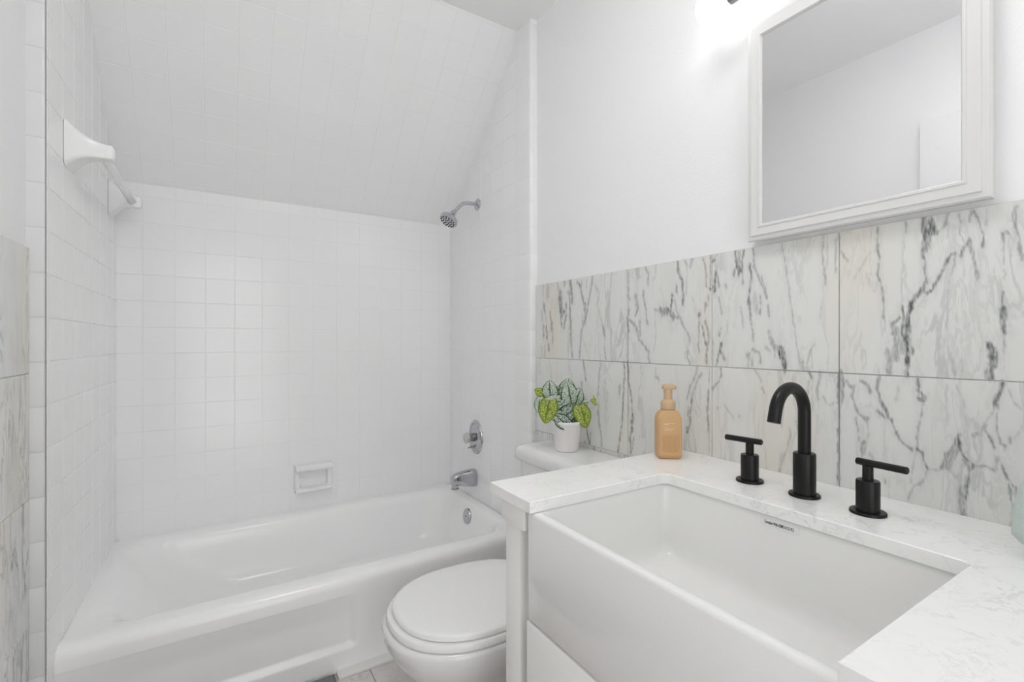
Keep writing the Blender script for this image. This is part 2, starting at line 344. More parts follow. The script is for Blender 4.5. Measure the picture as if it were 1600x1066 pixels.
# marble wainscots
VEINS = (
    '13.6 .3 1564 1345 1564 1301;5.1 .3 1589 1344 1599 1304;7.6 .55 1589 1262 1586 1240;9.6 .25 1605 1233 1602 1203;5.0 .3 1576 1217 1576 1195;5.7 .55 1592 '
    '1173 1592 1136;6.2 .6 1573 1169 1567 1125;5.5 .5 1548 1230 1539 1186 1539 1157;4.2 .4 1530 1186 1530 1103;5.5 .55 1558 1095 1555 1077;3.9 .35 1605 '
    '1084 1605 1054;6.3 .25 1583 1092 1586 1054;4.1 .45 1498 1345 1491 1305;12.6 .65 1480 1294 1480 1262 1474 1241 1469 1226;4.0 .7 1489 1291 1483 1234 '
    '1469 1170;4.5 .6 1463 1222 1446 1228 1443 1253;5.0 .6 1443 1211 1452 1183 1458 1164;3.9 .6 1455 1341 1455 1328;8.6 .6 1421 1342 1413 1319 1410 1291 '
    '1407 1267;4.9 .65 1429 1303 1421 1261 1419 1223 1417 1182;8.1 .5 1414 1182 1416 1148 1413 1113;4.3 .5 1414 1113 1405 1052;2.7 .3 1432 1155 1429 '
    '1058;5.1 .55 1376 1336 1355 1307 1350 1280 1335 1245 1332 1222 1330 1206;3.6 .35 1353 1333 1355 1307;4.4 .5 1292 1341 1296 1314 1315 1251 1322 1218 '
    '1332 1179;8.0 .5 1335 1245 1330 1206;5.1 .42 1332 1192 1353 1147 1358 1097 1365 1053;4.1 .3 1345 1206 1348 1167;4.5 .3 1322 1327 1325 1310;5.6 .22 '
    '1276 1309 1258 1278 1267 1241 1253 1202 1235 1163;5.4 .5 1237 1163 1232 1148 1230 1132;3.1 .42 1230 1088 1222 1048;3.1 .25 1195 1341 1203 1268 1214 '
    '1200;4.8 .35 1119 1331 1119 1261;4.8 .4 1115 1213 1117 1196;4.8 .6 1123 1184 1117 1145;2.0 .3 1124 1143 1125 1054;10.6 .3 1078 1343 1076 1321;4.0 .45 '
    '1118 1337 1119 1263 1111 1247;4.2 .4 1043 1342 1031 1319 1033 1291;9.7 .35 1083 1252 1078 1223;3.9 .5 1076 1219 1086 1190;4.2 .4 1052 1268 1050 1239 '
    '1043 1213 1036 1170;4.8 .42 1113 1180 1093 1168 1081 1153 1071 1120 1054 1102 1033 1081 1030 1049;4.6 .6 1121 1180 1117 1147;6.7 .3 1069 1171 1066 '
    '1135;2.2 .2 1006 1204 1002 1127 1011 1078;4.8 .55 921 1348 919 1312 911 1295;4.0 .6 911 1295 905 1288 904 1261 901 1238 903 1220;3.6 .55 925 1273 924 '
    '1256;4.1 .7 940 1244 944 1221 946 1194 937 1183;8.4 .6 982 1204 965 1205 948 1197 937 1183;3.5 .3 1008 1209 982 1204;3.5 .4 937 1183 911 1179 899 1152 '
    '883 1129 878 1113;4.0 .3 931 1233 925 1200 911 1179;6.8 .3 872 1344 876 1330;3.9 .35 897 1346 889 1328;3.1 .2 889 1328 891 1244;3.6 .4 835 1337 826 '
    '1307 826 1263;2.5 .45 812 1343 812 1299 812 1262;3.5 .65 799 1331 808 1327;4.1 .75 798 1297 798 1267 799 1248;3.1 .65 799 1264 808 1252 817 1256;3.4 '
    '.45 791 1287 787 1259;3.0 .4 767 1260 767 1254;3.2 .45 828 1216 831 1188;2.5 .35 819 1237 820 1209 828 1210;3.0 .35 787 1229 781 1204 779 1185;4.4 .6 '
    '849 1186 849 1176;3.3 .4 849 1176 848 1138 851 1093;4.0 .55 838 1150 831 1119 824 1094 825 1053;4.6 .4 828 1163 819 1131 819 1106;2.6 .2 868 1232 861 '
    '1190;3.5 .45 887 1083 888 1064 878 1048;3.3 .4 853 1103 848 1084;3.4 .4 779 1143 786 1128;2.1 .35 805 1112 805 1051;4.7 .65 781 1103 784 1085;3.3 .55 '
    '782 1085 769 1061;2.7 .65 786 1082 794 1048;3.0 .2 762 1161 762 1136 779 1103;3.5 .6 740 1346 736 1306 744 1287;3.7 .6 715 1341 721 1314 723 1290;6.8 '
    '.8 732 1301 729 1292;5.3 .4 731 1344 727 1315;3.4 .35 721 1289 717 1261;3.2 .45 690 1341 689 1299 681 1277 668 1249 656 1217;4.0 .6 701 1304 695 1272 '
    '701 1238 702 1217 699 1179;3.5 .35 670 1269 661 1241 656 1217;3.2 .45 672 1222 674 1181;7.1 .25 686 1223 684 1188;2.4 .4 653 1200 651 1173;2.9 .4 699 '
    '1175 692 1130 692 1112;3.0 .25 725 1198 717 1148;5.1 .35 704 1077 704 1049;3.5 .4 693 1091 675 1081 672 1058;3.6 .35 695 1067 693 1053;6.0 .4 651 1129 '
    '644 1112 628 1089;3.3 .4 638 1096 636 1076;3.4 .3 658 1095 648 1089;6.4 .72 620 1092 616 1070 614 1047;2.0 .8 626 1086 618 1047;2.5 .28 620 1342 612 '
    '1298 605 1242 597 1190 593 1151 582 1080 577 1048;2.5 .38 530 1330 532 1305 527 1265 526 1237;3.1 .45 526 1256 525 1237;2.0 .2 530 1204 536 1161;2.4 '
    '.35 547 1103 556 1087 565 1052;4.2 .45 573 1061 571 1049;1.8 .25 555 1093 552 1050;1.6 .35 504 1334 504 1262;2.4 .5 426 1341 428 1299 424 1285 427 '
    '1246 419 1217 416 1160;1.8 .25 416 1160 414 1132;3.0 .3 499 1341 496 1307 481 1282;2.5 .18 440 1294 471 1240;2.7 .4 380 1342 380 1325;1.7 .22 382 1326 '
    '387 1221 387 1180;4.7 .7 353 1345 352 1316 352 1287;6.4 .75 342 1334 341 1321 344 1308;3.5 .6 334 1315 338 1314;5.7 .55 348 1316 350 1286;2.1 .65 355 '
    '1284 352 1260 350 1237 350 1220;4.5 .72 350 1220 356 1208 365 1195 372 1182;5.2 .78 372 1182 378 1159 378 1125 378 1098 378 1071 378 1049;1.9 .7 371 '
    '1098 370 1084;2.5 .7 386 1180 384 1159 387 1125 383 1104;2.8 .6 391 1156 401 1146 403 1125;6.2 .45 396 1132 397 1097 396 1080;5.6 .4 389 1118 387 '
    '1091;5.8 .42 410 1090 407 1049;2.7 .62 348 1202 341 1206 333 1225 324 1243 318 1259 312 1269;3.4 .5 312 1269 308 1270;2.9 .35 308 1260 310 1245 314 '
    '1232;2.8 .6 300 1265 295 1280 288 1292;3.0 .45 288 1292 286 1273 281 1247 278 1222;1.9 .35 302 1341 300 1306 295 1283;2.7 .4 318 1345 322 1327 329 '
    '1315;3.2 .4 286 1342 289 1326;2.0 .6 283 1342 276 1326 270 1297 272 1279;1.8 .25 265 1339 267 1315;1.9 .28 314 1232 318 1194 319 1130 317 1092 312 '
    '1070;3.4 .3 312 1076 308 1051;2.8 .22 299 1077 298 1058;1.6 .18 278 1222 283 1192 281 1167 275 1130;1.9 .6 247 1296 246 1284;1.1 .3 245 1284 245 '
    '1218;2.1 .6 247 1195 246 1171;4.6 .72 245 1165 245 1147 244 1126;2.7 .45 244 1123 244 1093;1.3 .2 245 1093 244 1058;5.6 .72 262 1102 260 1087 257 1069 '
    '262 1048;1.9 .85 256 1099 253 1075;2.2 .6 265 1072 267 1048;3.3 .5 230 1336 233 1314;2.4 .5 232 1314 227 1283 223 1248;1.9 .35 242 1298 236 1288;4.3 '
    '.5 1343 1035 1335 1010 1329 972;4.3 .5 1351 960 1350 935;3.0 .4 1250 1036 1257 984 1262 926 1265 912;6.4 .42 1261 882 1260 834 1255 815;3.4 .48 1255 '
    '815 1246 776 1245 745;4.7 .6 1321 784 1316 760 1308 744;4.1 .45 1300 780 1305 755;3.8 .5 1348 737 1350 729;3.7 .5 1332 740 1332 731;4.0 .58 1134 1041 '
    '1134 992 1139 928 1145 847 1152 798 1163 745;4.7 .62 1121 1040 1117 1015 1117 986;3.8 .5 1119 986 1108 952 1102 916 1100 882;6.7 .6 1098 869 1102 844 '
    '1102 819;4.2 .65 1102 819 1111 796 1106 768 1105 748;3.7 .35 1094 802 1098 764;8.9 .4 1156 955 1156 945;2.6 .35 1115 892 1119 870;4.1 .35 1005 1004 '
    '992 996;3.0 .2 1003 1029 1005 1006;4.1 .35 852 1041 861 1014 877 983 887 947;3.8 .38 840 1022 852 1007 865 974 874 948;3.5 .6 873 943 874 926 877 '
    '904;2.9 .5 884 923 886 900 877 888;4.2 .62 876 899 879 877 889 850;2.6 .7 890 864 887 851;2.1 .3 817 1042 817 978;3.3 .5 818 978 821 938 820 885 819 '
    '862;1.8 .3 817 854 817 807;2.6 .4 798 996 807 984;2.7 .45 781 1039 779 1021 787 1002 806 982;2.9 .25 769 940 746 913;2.7 .35 791 933 790 932;2.5 .35 '
    '728 918 728 917;2.9 .3 689 1041 675 1022 670 1011;4.0 .35 667 994 662 986;3.6 .5 558 1040 553 1029;4.2 .35 534 1041 541 1007 540 982;2.9 .25 560 1019 '
    '563 992;2.1 .25 529 988 518 969 504 978;2.0 .4 587 924 585 908;2.1 .35 601 903 601 879;2.7 .4 600 890 606 862 619 824 624 801;3.8 .2 622 840 625 '
    '815;2.9 .2 552 1027 551 955;2.4 .15 541 943 541 905;7.0 .5 493 1040 492 1021 493 987;2.4 .7 499 1040 499 977;3.4 .45 483 1024 479 1015 470 1012;2.8 '
    '.42 469 1016 473 993 465 968 459 956;3.0 .45 459 956 449 951 444 951;3.6 .35 496 974 498 927;2.7 .55 499 921 499 801;2.2 .4 465 949 459 901 455 '
    '889;2.5 .55 451 903 456 895 455 873;2.2 .3 444 951 444 917 452 877;2.7 .45 456 1028 445 1021 439 1006;3.4 .5 424 1038 428 1016 424 995 417 977;2.6 .5 '
    '427 969 415 958;3.3 .65 417 983 411 965 405 954;2.0 .5 405 954 396 931 386 911 371 902;3.7 .2 393 1019 395 998;2.3 .6 362 1042 360 1019 362 1001;3.2 '
    '.6 362 1016 354 1008 353 999 359 1000;2.1 .45 355 990 359 957 362 930 363 904;2.1 .6 363 904 355 899 350 874 347 869;1.9 .25 363 904 369 870 373 '
    '834;2.1 .35 347 869 353 844 369 829 376 803;2.0 .25 347 869 332 870;2.1 .15 416 949 416 872;3.7 .25 440 879 435 868;2.3 .4 414 829 413 826;2.6 .18 320 '
    '1031 320 949;2.3 .22 309 1040 296 1002 292 970 288 956;2.8 .55 302 940 311 917 321 892 327 874;2.6 .5 321 903 323 886;5.9 .45 302 924 311 900 317 '
    '882;2.5 .72 303 932 300 907 292 898 282 889;4.5 .5 296 897 288 885 289 866 294 843;1.8 .7 282 889 288 874 291 854 294 829 295 801;5.8 .5 300 844 299 '
    '800;2.5 .3 302 868 301 844;3.8 .25 317 879 307 864;1.8 .45 282 889 268 892 256 887;3.0 .7 246 1040 251 1020 256 1004 258 996;2.3 .6 253 1001 252 '
    '988;1.7 .3 256 996 268 965 276 947;3.5 .35 268 962 273 948 282 944;2.1 .6 267 952 261 937 255 927;1.7 .45 253 986 253 959 248 934;1.9 .5 249 936 243 '
    '932;2.9 .4 237 946 236 939;1.7 .3 243 932 245 921;3.8 .4 252 909 254 893;1.8 .6 248 897 241 878 232 864;1.6 .55 239 868 235 832 235 799;2.9 .35 232 '
    '862 232 849;1.6 .25 238 1027 232 1006 223 995;1.6 .25 223 969 231 947 ')
# the slabs of the sink wall: drawn veins as "half-width strength (y z)(y z)..." in millimetres on the wall, over the fine procedural ones
bm = bmesh.new(); at = bm.loops.layers.float_vector.new('tile')
args = dict(gap=0.0012, thick=0.003, bev=0.0007, tilt=0.0, attr=at)
O_ = ((XM + 0.003, 0, 0), (0, 1, 0), (0, 0, 1), (-1, 0, 0))
tiles(bm, *O_, [(0.187, 0.736), (YR - 0.001, 0.736), (YR - 0.001, 1.348), (0.187, 1.348)], 0.3105, 0.306, 0.187, 1.042, grid=(0.0021, 0.003), **args)
tiles(bm, *O_, [(0.187, 0.0), (YR - 0.001, 0.0), (YR - 0.001, 0.736), (0.187, 0.736)], 0.3105, 0.306, 0.187, 1.042, **args)
tiles(bm, *O_, [(-0.6, 0.0), (0.187, 0.0), (0.187, 1.348), (-0.6, 1.348)], 0.3105, 0.306, 0.187, 1.042, **args)
box(bm, (XM + 0.0031, -0.6, 0.0), (XR, YR - 0.001, 1.3478), mat=0)
wr = mesh_obj('marble_wainscot', bm, [M['joint'], M['marble']], wall_right, angle=25)
co = np.empty(len(wr.data.vertices) * 3); wr.data.vertices.foreach_get('co', co); co = co.reshape(-1, 3)
jit = np.array([(noise.noise(Vector((y * 90, z * 60, 0))) * 1.7 + noise.noise(Vector((y * 260, z * 140, 5))) * 1.0, noise.noise(Vector((y * 130, z * 45, 9))), noise.noise(Vector((y * 420, z * 90, 3)))) for _, y, z in co])
yy = co[:, 1] * 1000 + jit[:, 0]; zz = co[:, 2] * 1000 + jit[:, 1] * 1.3; vein = np.zeros(len(co))
for rec in VEINS.split(';'):
    q = [float(t_) for t_ in rec.split()]; hw, st_ = q[0], q[1]; pts_ = list(zip(q[2::2], q[3::2])); dist = np.full(len(co), 1e3)
    lo_y, hi_y = min(p_[0] for p_ in pts_) - 45, max(p_[0] for p_ in pts_) + 45; lo_z, hi_z = min(p_[1] for p_ in pts_) - 45, max(p_[1] for p_ in pts_) + 45
    sel = np.nonzero((yy > lo_y) & (yy < hi_y) & (zz > lo_z) & (zz < hi_z))[0]
    if not len(sel): continue
    ys_, zs_ = yy[sel], zz[sel]; dist = np.full(len(sel), 1e3)
    for (a_, b_), (c_, d_) in zip(pts_, pts_[1:]):
        ex, ez = c_ - a_, d_ - b_; t_ = np.clip(((ys_ - a_) * ex + (zs_ - b_) * ez) / max(ex * ex + ez * ez, 1e-6), 0, 1)
        # distances across the wall count in full, along the streak direction less, so that ends taper
        dist = np.minimum(dist, np.hypot(ys_ - a_ - ex * t_, (zs_ - b_ - ez * t_) * 0.55))
    hw_ = hw * (1 + 0.60 * jit[sel, 1] + 0.25 * jit[sel, 2]); prof_ = np.clip((1.3 * hw_ - dist) / (0.95 * hw_), 0, 1); prof_ = prof_ * prof_ * (3 - 2 * prof_)
    halo_ = np.clip(1 - dist / (3.4 * hw + 5.0), 0, 1) ** 1.5 * np.clip(0.75 + 1.2 * jit[sel, 1] + 0.9 * jit[sel, 2], 0, 1.4)      # smoky bloom around each vein
    vein[sel] = np.maximum(vein[sel], np.maximum(prof_ * st_ * np.clip(0.92 + 0.85 * jit[sel, 2] + 0.4 * jit[sel, 1], 0.15, 1.25), halo_ * st_ * 0.30))
at_ = wr.data.attributes.new('vein', 'FLOAT', 'POINT'); at_.data.foreach_set('value', vein.astype(np.float32))
inside = ((co[:, 1] > 0.187) & (co[:, 2] > 0.735)).astype(np.float32)
at_ = wr.data.attributes.new('drawn', 'FLOAT', 'POINT'); at_.data.foreach_set('value', inside)
bm = bmesh.new(); at = bm.loops.layers.float_vector.new('tile')
tiles(bm, (XL + 0.004, 0, 0), (0, 1, 0), (0, 0, 1), (1, 0, 0), [(0.83, 0.0), (YL - 0.001, 0.0), (YL - 0.001, 1.338), (0.83, 1.338)], 0.3105, 0.306, 0.1, 1.032, gap=0.0012, thick=0.003, bev=0.0007, tilt=0.0001, attr=at)
box(bm, (XL, 0.83, 0.0), (XL + 0.0039, YL - 0.001, 1.3378), mat=0)
wl = mesh_obj('marble_wainscot', bm, [M['joint'], M['marble']], wall_left, angle=25)

# door leaf on the left wall, seen in the mirror
bm = bmesh.new(); box(bm, (XL + 0.001, 0.06, 0.006), (XL + 0.036, 0.815, 2.063), 0.003)
door = struct(mesh_obj('door_1', bm, M['door']))
bm = bmesh.new(); lathe(bm, (XL + 0.036, 0.13, 0.97), (1, 0, 0), [(0.026, 0), (0.026, 0.006), (0.010, 0.010), (0.010, 0.030), (0.024, 0.040), (0.027, 0.055), (0.018, 0.064), (0.002, 0.066)], 24)
mesh_obj('door_knob', bm, M['nickel'], door)

# added fill lamp, unseen above the view: an opal dome close to the ceiling
LX, LY = 0.38, 0.55
lamp = thing('added_fill_lamp', (LX, LY, ZC), 'added unseen dome lamp under the ceiling that fills the room with light', 'lamp')
bm = bmesh.new(); lathe(bm, (LX, LY, ZC - 0.001), (0, 0, -1), [(0.215, 0), (0.218, 0.008), (0.215, 0.016)], 48)
mesh_obj('fill_lamp_base', bm, M['frame'], lamp)
bm = bmesh.new(); lathe(bm, (LX, LY, ZC - 0.0175), (0, 0, -1), [(0.210, 0), (0.236, 0.012), (0.240, 0.028), (0.225, 0.048), (0.17, 0.066), (0.085, 0.076), (0.004, 0.078)], 56)
mesh_obj('fill_lamp_diffuser', bm, M['diff'], lamp)

# ------------------------------------------------------------------ bathtub
tub = thing('bathtub', (0.38, 2.06, 0), 'white enamelled built-in bathtub filling the tiled recess', 'bathtub')
X0, X1, Y0, Y1 = -0.3590, XE + 0.002, 1.655, YB - 0.001
bm = bmesh.new()
def tr(l, r_, f, b, rad, z): return rrect(X0 + l, X1 - r_, Y0 + f, Y1 - b, rad, z, 10)
prof = [tr(0, 0, 0.0, 0, 0.002, ZRIM - 0.060), tr(0, 0, 0.0, 0, 0.002, ZRIM - 0.030), tr(0, 0, 0.003, 0, 0.003, ZRIM - 0.017), tr(0, 0, 0.010, 0, 0.004, ZRIM - 0.0065), tr(0, 0, 0.020, 0, 0.006, ZRIM - 0.0015), tr(0, 0, 0.032, 0, 0.010, ZRIM),
        tr(0.012, 0.020, 0.050, 0.03, 0.03, ZRIM), tr(0.030, 0.040, 0.068, 0.055, 0.085, ZRIM - 0.0005), tr(0.042, 0.048, 0.080, 0.068, 0.10, ZRIM - 0.003), tr(0.055, 0.055, 0.091, 0.078, 0.11, ZRIM - 0.009),
        tr(0.072, 0.062, 0.101, 0.086, 0.12, ZRIM - 0.020), tr(0.095, 0.067, 0.108, 0.091, 0.125, ZRIM - 0.036), tr(0.14, 0.075, 0.116, 0.098, 0.14, 0.22),
        tr(0.21, 0.092, 0.128, 0.108, 0.15, 0.14), tr(0.28, 0.108, 0.142, 0.122, 0.16, 0.095), tr(0.33, 0.14, 0.170, 0.150, 0.15, 0.068), tr(0.40, 0.20, 0.23, 0.21, 0.12, 0.060), tr(0.55, 0.45, 0.33, 0.31, 0.06, 0.056)]
loft(bm, prof, cap0=False, cap1=True)
mesh_obj('basin', bm, M['tub'], tub, angle=60)
bm = bmesh.new(); nx_, nz_ = 150, 56; grid = []
for i in range(nx_ + 1):
    x = lerp(X0, X1, i / nx_); row = []
    for j in range(nz_ + 1):
        z = lerp(0.0, ZRIM - 0.045, j / nz_)
        rec = (1 - sstep(0.380, 0.412, x)) * sstep(0.066, 0.092, z) * (1 - sstep(0.17, 0.266, z))
        row.append(bm.verts.new((x, Y0 + 0.0004 + 0.012 * rec + 0.02 * (1 - sstep(0.0, 0.03, z)) * 0.0, z)))
    grid.append(row)
for i in range(nx_):
    for j in range(nz_): bm.faces.new((grid[i][j], grid[i + 1][j], grid[i + 1][j + 1], grid[i][j + 1]))
ap = mesh_obj('apron', bm, M['tub'], tub, angle=60)
bm = bmesh.new()
oc = Vector((1.0405, 2.10, 0.250)); on = Vector((-1, 0, 0.14)).normalized()
lathe(bm, oc - on * 0.006, on, [(0.038, 0), (0.038, 0.004), (0.034, 0.010), (0.012, 0.0125), (0.002, 0.0125)], 40)
op = mesh_obj('overflow_plate', bm, M['chrome'], tub); op['label'] = 'chrome round overflow plate'
bm = bmesh.new(); lathe(bm, oc + on * 0.0066, on, [(0.0035, 0), (0.003, 0.0012)], 12); mesh_obj('screw', bm, M['darkhole'], op)
bm = bmesh.new(); lathe(bm, (0.85, 2.06, 0.0585), (0, 0, 1), [(0.034, 0), (0.033, 0.003), (0.018, 0.004)], 32); d_ = mesh_obj('drain', bm, M['chrome'], tub); d_['label'] = 'chrome drain'

# ------------------------------------------------------------------ shower fittings on the end wall
sh = thing('shower', (XE + 0.004, 2.13, 1.804), 'chrome round shower head on a bent arm high on the end wall', 'shower head')
bm = bmesh.new(); lathe(bm, (XE + 0.004, 2.13, 1.804), (-1, 0, 0), [(0.030, 0), (0.030, 0.003), (0.026, 0.008), (0.014, 0.012), (0.011, 0.014)], 32); mesh_obj('flange', bm, M['chrome'], sh)
bm = bmesh.new(); pa = []
for i in range(13):
    t = i / 12; a = R(48) * sstep(0.25, 0.8, t)
    pa.append((0, 0)) if i == 0 else pa.append((pa[-1][0] - math.cos(a) * 0.0126, pa[-1][1] - math.sin(a) * 0.0122))
arm = [Vector((XE - 0.002 + x, 2.13, 1.804 + z)) for x, z in pa]
tube(bm, arm, 0.0095, 16); mesh_obj('shower_arm', bm, M['chrome'], sh)
hd = Vector((-0.56, -0.10, -0.82)).normalized(); h0 = arm[-1] - hd * 0.006
bm = bmesh.new(); lathe(bm, h0, hd, [(0.010, -0.002), (0.0145, 0.004), (0.0145, 0.018), (0.018, 0.022), (0.022, 0.032), (0.036, 0.042), (0.045, 0.050), (0.0465, 0.058), (0.0455, 0.066), (0.041, 0.069)], 40); head = mesh_obj('shower_head', bm, M['chrome'], sh)
bm = bmesh.new(); lathe(bm, h0, hd, [(0.040, 0.0688), (0.040, 0.0705), (0.003, 0.0715)], 40); fp = mesh_obj('spray_face', bm, M['chrome'], head)
bm = bmesh.new(); _, hu, hv = frame(hd)
for rr, nn in ((0.010, 5), (0.022, 9), (0.034, 14)):
    for k in range(nn):
        a = 2 * PI * k / nn; c = h0 + hd * 0.0706 + (hu * math.cos(a) + hv * math.sin(a)) * rr
        lathe(bm, c, hd, [(0.0042, 0), (0.0030, 0.0028)], 8)
mesh_obj('nozzle_ring', bm, M['darkhole'], head)

vv = thing('shower_valve', (XE + 0.004, 2.15, 0.625), 'chrome oval mixer valve plate with a knob above the tub spout', 'shower valve')
bm = bmesh.new(); vo = Vector((XE + 0.004, 2.148, 0.624))
lathe(bm, vo, (-1, 0, 0), [(0.088, 0), (0.088, 0.003), (0.083, 0.009), (0.076, 0.0095), (0.070, 0.005), (0.058, 0.012), (0.040, 0.0165), (0.028, 0.017), (0.002, 0.0175)], 48)
for v in bm.verts: v.co.y = vo.y + (v.co.y - vo.y) * 0.80
mesh_obj('escutcheon', bm, M['chrome'], vv)
bm = bmesh.new(); lathe(bm, vo + V(-0.011, 0, 0), (-1, 0, 0), [(0.021, 0), (0.021, 0.022), (0.017, 0.026), (0.017, 0.034)], 32); mesh_obj('valve_stem', bm, M['nickel'], vv)
bm = bmesh.new(); n_ = 40
rings = []
for r_, h_ in ((0.019, 0.034), (0.024, 0.036), (0.0255, 0.044), (0.0245, 0.052), (0.019, 0.055), (0.002, 0.0555)):
    rings.append([vo + V(-0.011 - h_, r_ * (1 + 0.05 * math.cos(8 * 2 * PI * k / n_)) * math.cos(2 * PI * k / n_), r_ * (1 + 0.05 * math.cos(8 * 2 * PI * k / n_)) * math.sin(2 * PI * k / n_)) for k in range(n_)])
loft(bm, rings); kb = mesh_obj('knob', bm, M['clear'], vv); kb['label'] = 'pale clear acrylic knob'
bm = bmesh.new(); tube(bm, [vo + V(-0.010, 0, -0.048), vo + V(-0.022, 0, -0.048), vo + V(-0.046, 0.004, -0.052)], [0.007, 0.0055, 0.003], 12); mesh_obj('lever', bm, M['nickel'], vv)

sp = thing('tub_spout', (XE + 0.004, 2.16, 0.42), 'chrome tub spout with a diverter on the end wall over the tub', 'tub spout')
bm = bmesh.new(); rings = []
for t, zt, zb, hw in ((0, 0.456, 0.376, 0.028), (0.004, 0.460, 0.371, 0.030), (0.03, 0.461, 0.374, 0.030), (0.06, 0.458, 0.380, 0.029), (0.09, 0.453, 0.387, 0.0265), (0.105, 0.450, 0.390, 0.0250), (0.117, 0.446, 0.391, 0.0235), (0.128, 0.440, 0.393, 0.020), (0.134, 0.430, 0.400, 0.012)):
    cz, hz = (zt + zb) / 2, (zt - zb) / 2; ring = []
    for k in range(28):
        a = 2 * PI * k / 28; ca, sa = math.cos(a), math.sin(a)
        ring.append(V(XE + 0.0035 - t, 2.16 + hw * math.copysign(abs(ca) ** 0.6, ca), cz + hz * math.copysign(abs(sa) ** 0.6, sa)))
    rings.append(ring)
loft(bm, rings); mesh_obj('spout_body', bm, M['chrome'], sp)
bm = bmesh.new(); lathe(bm, (XE - 0.110, 2.16, 0.394), (0, 0, -1), [(0.0165, 0), (0.0165, 0.014), (0.021, 0.016), (0.021, 0.021), (0.016, 0.022)], 28); mesh_obj('outlet_ring', bm, M['chrome'], sp)
bm = bmesh.new(); lathe(bm, (XE - 0.100, 2.1335, 0.424), (0, -1, 0), [(0.006, 0), (0.006, 0.004), (0.009, 0.005), (0.009, 0.010), (0.004, 0.012)], 20); mesh_obj('diverter_knob', bm, M['nickel'], sp)

# soap dish set in the back wall
sd = thing('soap_dish', (0.39, YB, 0.46), 'white ceramic soap dish recessed into the back wall over the tub', 'soap dish')
bm = bmesh.new(); sx0, sx1, sz0, sz1 = 0.305, 0.475, 0.390, 0.525
def ring_rect(x0, x1, z0, z1, y, r=0.008): return [V(p.x, y, p.y) for p in rrect(x0, x1, z0, z1, r, 0, 4)]
loft(bm, [ring_rect(sx0, sx1, sz0, sz1, YB - 0.001), ring_rect(sx0, sx1, sz0, sz1, YB - 0.010), ring_rect(sx0 + 0.006, sx1 - 0.006, sz0 + 0.006, sz1 - 0.004, YB - 0.034, 0.012),
          ring_rect(sx0 + 0.022, sx1 - 0.022, sz0 + 0.022, sz1 - 0.034, YB - 0.034, 0.012), ring_rect(sx0 + 0.026, sx1 - 0.026, sz0 + 0.026, sz1 - 0.036, YB - 0.005, 0.012)], cap0=True, cap1=True)
mesh_obj('dish_frame', bm, M['trimtile'], sd, angle=50)
bm = bmesh.new(); rings = []
for x in [sx0 + 0.004 + (sx1 - sx0 - 0.008) * i / 12 for i in range(13)]:
    e = 0.8 if i in () else 1.0
    rings.append([V(x, YB - 0.036 - 0.024 * math.cos(R(a)) * (0.7 if x < sx0 + 0.006 or x > sx1 - 0.006 else 1), sz1 - 0.016 + 0.016 * math.sin(R(a))) for a in range(-90, 271, 24)][:-1])
loft(bm, rings); mesh_obj('grip_rail', bm, M['trimtile'], sd, angle=60)
bm = bmesh.new(); rings = []
for x in [sx0 + 0.004 + (sx1 - sx0 - 0.008) * i / 12 for i in range(13)]:
    rings.append([V(x, YB - 0.030 - 0.024 * math.cos(R(a)) * (0.7 if x < sx0 + 0.006 or x > sx1 - 0.006 else 1), sz0 + 0.014 + 0.010 * math.sin(R(a))) for a in range(-90, 271, 24)][:-1])
loft(bm, rings); mesh_obj('tray_lip', bm, M['trimtile'], sd, angle=60)

# ceramic towel bar on the left end wall
tb = thing('towel_bar', (-0.355, 2.0, 1.66), 'white ceramic towel bar with a square rail on the left tub wall', 'towel bar')
BX, BZ = -0.285, 1.655
def bracket(y, s):
    xw = lerp(-0.3605, -0.350, (y - YL) / (YB - YL)) + 0.0015
    bm = bmesh.new(); rings = []
    for t in [i / 10 for i in range(11)]:
        x = lerp(xw, BX + 0.022, t); k = (1 - t) ** 2.2
        hw = lerp(0.019, 0.056, k); up = lerp(0.022, 0.070, k); dn = lerp(0.020, 0.064, (1 - t) ** 3.2)
        if t == 0: hw, up, dn = hw * 0.99, up * 0.99, dn * 0.99
        zc = BZ
        rings.append([V(x, y - s * (p.x), zc + (p.y * up if p.y > 0 else p.y * dn)) for p in [Vector((q.x * hw, q.y, 0)) for q in rrect(-1, 1, -1, 1, 0.3, 0, 4)]])
    last = rings[-1]; c = sum(last, Vector()) / len(last)
    rings.append([c + (p - c) * 0.85 + V(0.005, 0, 0) for p in last]); rings.append([c + (p - c) * 0.4 + V(0.008, 0, 0) for p in last])
    loft(bm, rings)
    return mesh_obj('bracket', bm, M['trimtile'], tb, angle=60)
bracket(1.79, 1); bracket(2.36, -1)
bm = bmesh.new(); Mx = Matrix.Translation((BX, 2.075, BZ - 0.002)) @ Matrix.Rotation(R(40), 4, 'Y')
box(bm, (-0.0105, -0.275, -0.0105), (0.0105, 0.275, 0.0105), 0.0025, M=Mx); mesh_obj('rail', bm, M['trimtile'], tb)

